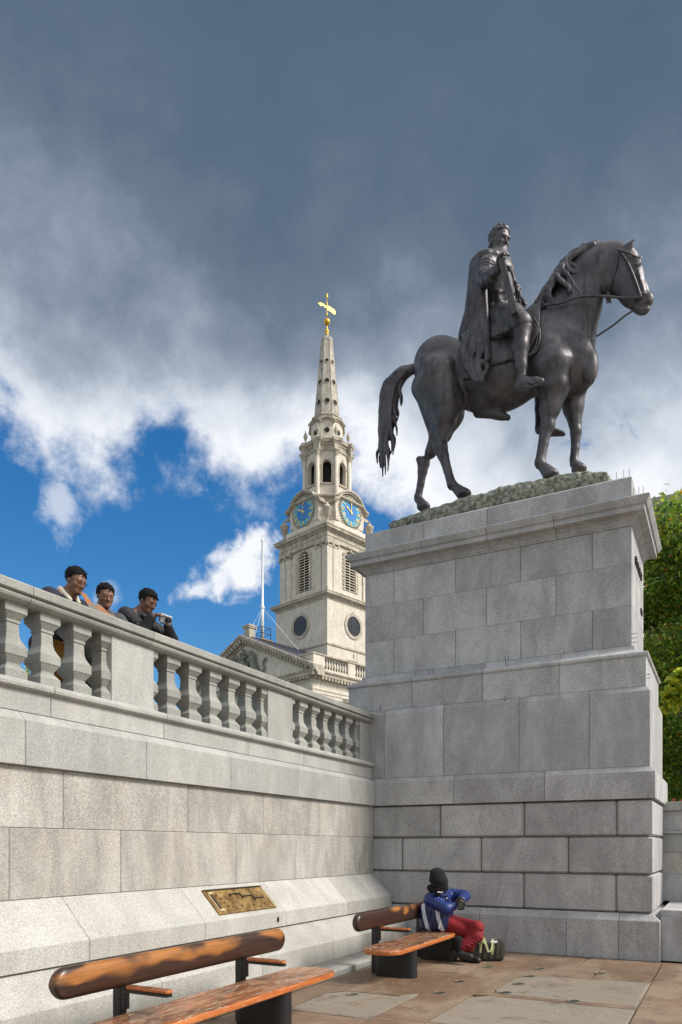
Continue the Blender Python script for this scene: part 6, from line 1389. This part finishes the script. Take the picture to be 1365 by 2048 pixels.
for w_ in wx[:5]:
    for a, b in wz:
        m_ = MB(); m_.box(w_ + .03, w_ + 1.42, YB + .20, YB + .24, a, b); o = m_.build('window', M['glass'], bld); m_ = MB(); m_.box(w_ + .70, w_ + .75, YB + .16, YB + .198, a, b); m_.box(w_ + .03, w_ + 1.42, YB + .15, YB + .159, (a + b) / 2, (a + b) / 2 + .06); m_.build('window_frame', M['white'], o)
tp = px2(1350, 1003, Y=YB).z
m_ = MB(); m_.box(bx0 - .5, bx1, YB - .5, YB + .6, 15.9, 16.3, .05); m_.build('roof_cornice', bm, bld)
m_ = MB(); m_.box(px2(1322, 1010, Y=YB).x, bx1, YB - .3, YB + 1.0, tp - .12, tp + .12, .02); m_.build('roof_canopy', M['lead'], bld)
for i in range(4): m_ = MB(); x = px2(1355, 1010, Y=YB).x + i * 2.4; m_.loft([[(x - r, YB, z), (x + r, YB, z), (x + r, YB + .2, z), (x - r, YB + .2, z)] for r, z in ((.06, 16.3), (.06, tp - .6), (.3, tp - .125))]); m_.build('canopy_post', M['lead'], bld)
m_ = MB(); rp = px2(1349, 1597, Y=12.85); 
for i, dx in enumerate((0, .10)): m_.lathe([(.014, 2.26), (.018, 2.262), (.022, 2.315 - i * .02), (.018, 2.316 - i * .02)], rp.x + dx, 12.80, 8)
tag(m_.build('red_cups', plain('red_plastic', (0.25, 0.025, 0.025), 0.4)), 'two small red cups left on the coping right of the pedestal', 'cups')

# ------------------------------------------------------------------ trees
bark = plain('grey_brown_bark', (0.075, 0.06, 0.045), 0.95, var=.5, scale=6, bmp=.6)
def leafmat(name, col, tr=.45):
    m_, n, b = newmat(name); n.put(b.inputs['Base Color'], n.mix(n.noise(n.n('ShaderNodeNewGeometry').outputs['Position'], 3.0, 3, .5), tuple(x * .75 for x in col) + (1,), tuple(x * 1.25 for x in col) + (1,)))
    b.inputs['Roughness'].default_value = .55; tl = n.n('ShaderNodeBsdfTranslucent'); tl.inputs[0].default_value = (*[min(1, x * 1.6) for x in col], 1); mx = n.n('ShaderNodeMixShader', ins={0: tr}); n.put(mx.inputs[1], b.outputs[0]); n.put(mx.inputs[2], tl.outputs[0])
    out = [x for x in n.t.nodes if x.type == 'OUTPUT_MATERIAL'][0]; n.put(out.inputs[0], mx.outputs[0]); return m_
LM = [leafmat('green_leaf', (0.13, 0.24, 0.035)), leafmat('dark_green_leaf', (0.045, 0.10, 0.02)), leafmat('yellow_green_leaf', (0.34, 0.42, 0.045)), leafmat('orange_brown_leaf', (0.40, 0.24, 0.03)), leafmat('bright_yellow_leaf', (0.55, 0.52, 0.04))]
def foliage(name, clumps, n, size, weights, parent, seed, cut=None):
    rs = np.random.RandomState(seed); V = []; mats_ = []; tot = sum(r ** 2 for c, r in clumps)
    for c, r in clumps:
        k = int(n * r ** 2 / tot); d = rs.normal(size=(k, 3)); d /= np.linalg.norm(d, axis=1)[:, None]; rad = r * (.35 + .65 * rs.rand(k) ** .45) * (1 + .18 * rs.normal(size=k)); P_ = np.array(c) + d * rad[:, None] * np.array([1, 1, .85])
        a = rs.normal(size=(k, 3)) + np.array([0, 0, .6]); a /= np.linalg.norm(a, axis=1)[:, None]; t = np.cross(a, rs.normal(size=(k, 3))); t /= np.linalg.norm(t, axis=1)[:, None]; b = np.cross(a, t); s = size * (.6 + .8 * rs.rand(k))[:, None]
        V.append(np.stack([P_ - t * s, P_ - b * s * .55 + a * s * .12, P_ + t * s, P_ + b * s * .55 + a * s * .12], 1)); w = np.array(weights) * (1 + .8 * rs.rand(len(weights))); w /= w.sum(); mats_.append(rs.choice(len(weights), k, p=w))
    V = np.concatenate(V); m = np.concatenate(mats_)
    if cut is not None: keep = cut(V.mean(1)); V, m = V[keep], m[keep]
    return add(name, V.reshape(-1, 3), np.arange(len(V) * 4).reshape(-1, 4), None, parent, mats=LM[:len(weights)], fmat=m)
def limb(p, q, r0, r1, mb, rnd, n=5):
    p, q = Vector(p), Vector(q); pts = []
    for i in range(n + 1): t = i / n; pts.append(p.lerp(q, t) + Vector((rnd.uniform(-1, 1), rnd.uniform(-1, 1), rnd.uniform(-.5, .5))) * (q - p).length * .05 * (0 < i < n))
    mb.tube(pts, [r0 + (r1 - r0) * i / n for i in range(n + 1)], 8); return pts
def tree(base, height, rad, label, n, size, weights, seed, low=.22, clumpr=.30, group='trees behind the pedestal'):
    rnd = random.Random(seed); t = empty('plane_tree', base, label, 'tree', group); b = Vector(base)
    trunk = MB(); top = b + Vector((rnd.uniform(-.4, .4), rnd.uniform(-.4, .4), height * .62)); limb(b - Vector((0, 0, .2)), top, rad * .085, rad * .035, trunk, rnd, 7); trunk.build('trunk', bark, t, True)
    clumps = []; lm = MB()
    for i in range(46):
        z = low + (1 - low) * rnd.random() ** .85; prof = math.sin(math.pi * (.18 + .70 * (z - low) / (1 - low))) ** .5; a = rnd.uniform(0, 2 * math.pi); rr = rad * prof * math.sqrt(rnd.random()) * .86
        c = b + Vector((rr * math.cos(a), rr * math.sin(a), height * z - rad * clumpr * .4)); clumps.append((tuple(c), rad * clumpr * rnd.uniform(.65, 1.15)))
        if i % 3 == 0: s_ = b.lerp(top, rnd.uniform(.45, .95)); limb(s_, c, rad * .028, rad * .008, lm, rnd)
    lm.build('branch', bark, t, True)['kind'] = 'stuff'; foliage('crown', clumps, n, size, weights, t, seed); return t
c1 = px2(1440, 1600, Y=27.0)
tree((c1.x, 27.0, 2.0), 10.6, 4.3, 'tall green and gold plane tree close behind the pedestal on the right', 110000, .078, [.44, .12, .36, .08], 11, low=.16)
c2 = px2(1560, 1600, Y=36.0); 
# low spray of big yellow leaves nearer the pedestal
sp = empty('young_tree', (px2(1392, 1600, Y=17.0).x, 17.0, 2.0), 'young tree with large bright yellow leaves low beside the pedestal edge', 'tree')
rnd = random.Random(4); mb = MB(); b = Vector((px2(1405, 1600, Y=17.0).x, 17.0, 2.0)); limb(b - Vector((0, 0, .1)), b + Vector((.1, 0, 3.4)), .06, .03, mb, rnd); mb.build('trunk', bark, sp, True)
cl = []
mb = MB()
for px, py, r in ((1352, 1362, .16), (1362, 1350, .14), (1345, 1380, .18), (1338, 1390, .15), (1350, 1400, .18), (1342, 1412, .15), (1334, 1398, .1), (1362, 1385, .15), (1336, 1418, .12), (1372, 1372, .16), (1378, 1392, .2), (1376, 1345, .18)): p = px2(px, py, Y=17.0); cl.append((tuple(p), r)); limb(b + Vector((.05, 0, 2.0)), p, .016, .005, mb, rnd)
mb.build('branch', bark, sp, True)['kind'] = 'stuff'; foliage('crown', cl, 420, .095, [.08, .02, .45, .02, .43], sp, 21)
# far tree seen low through the balusters on the left
tl = px2(62, 1330, X=-60.0)
tree((-62, tl.y, 2.0), max(6, tl.z - 2 + .6), 4.0, 'small yellowing tree far off, its top seen low between the left balusters', 6000, .16, [.3, .1, .4, .2], 31, group='trees far off')
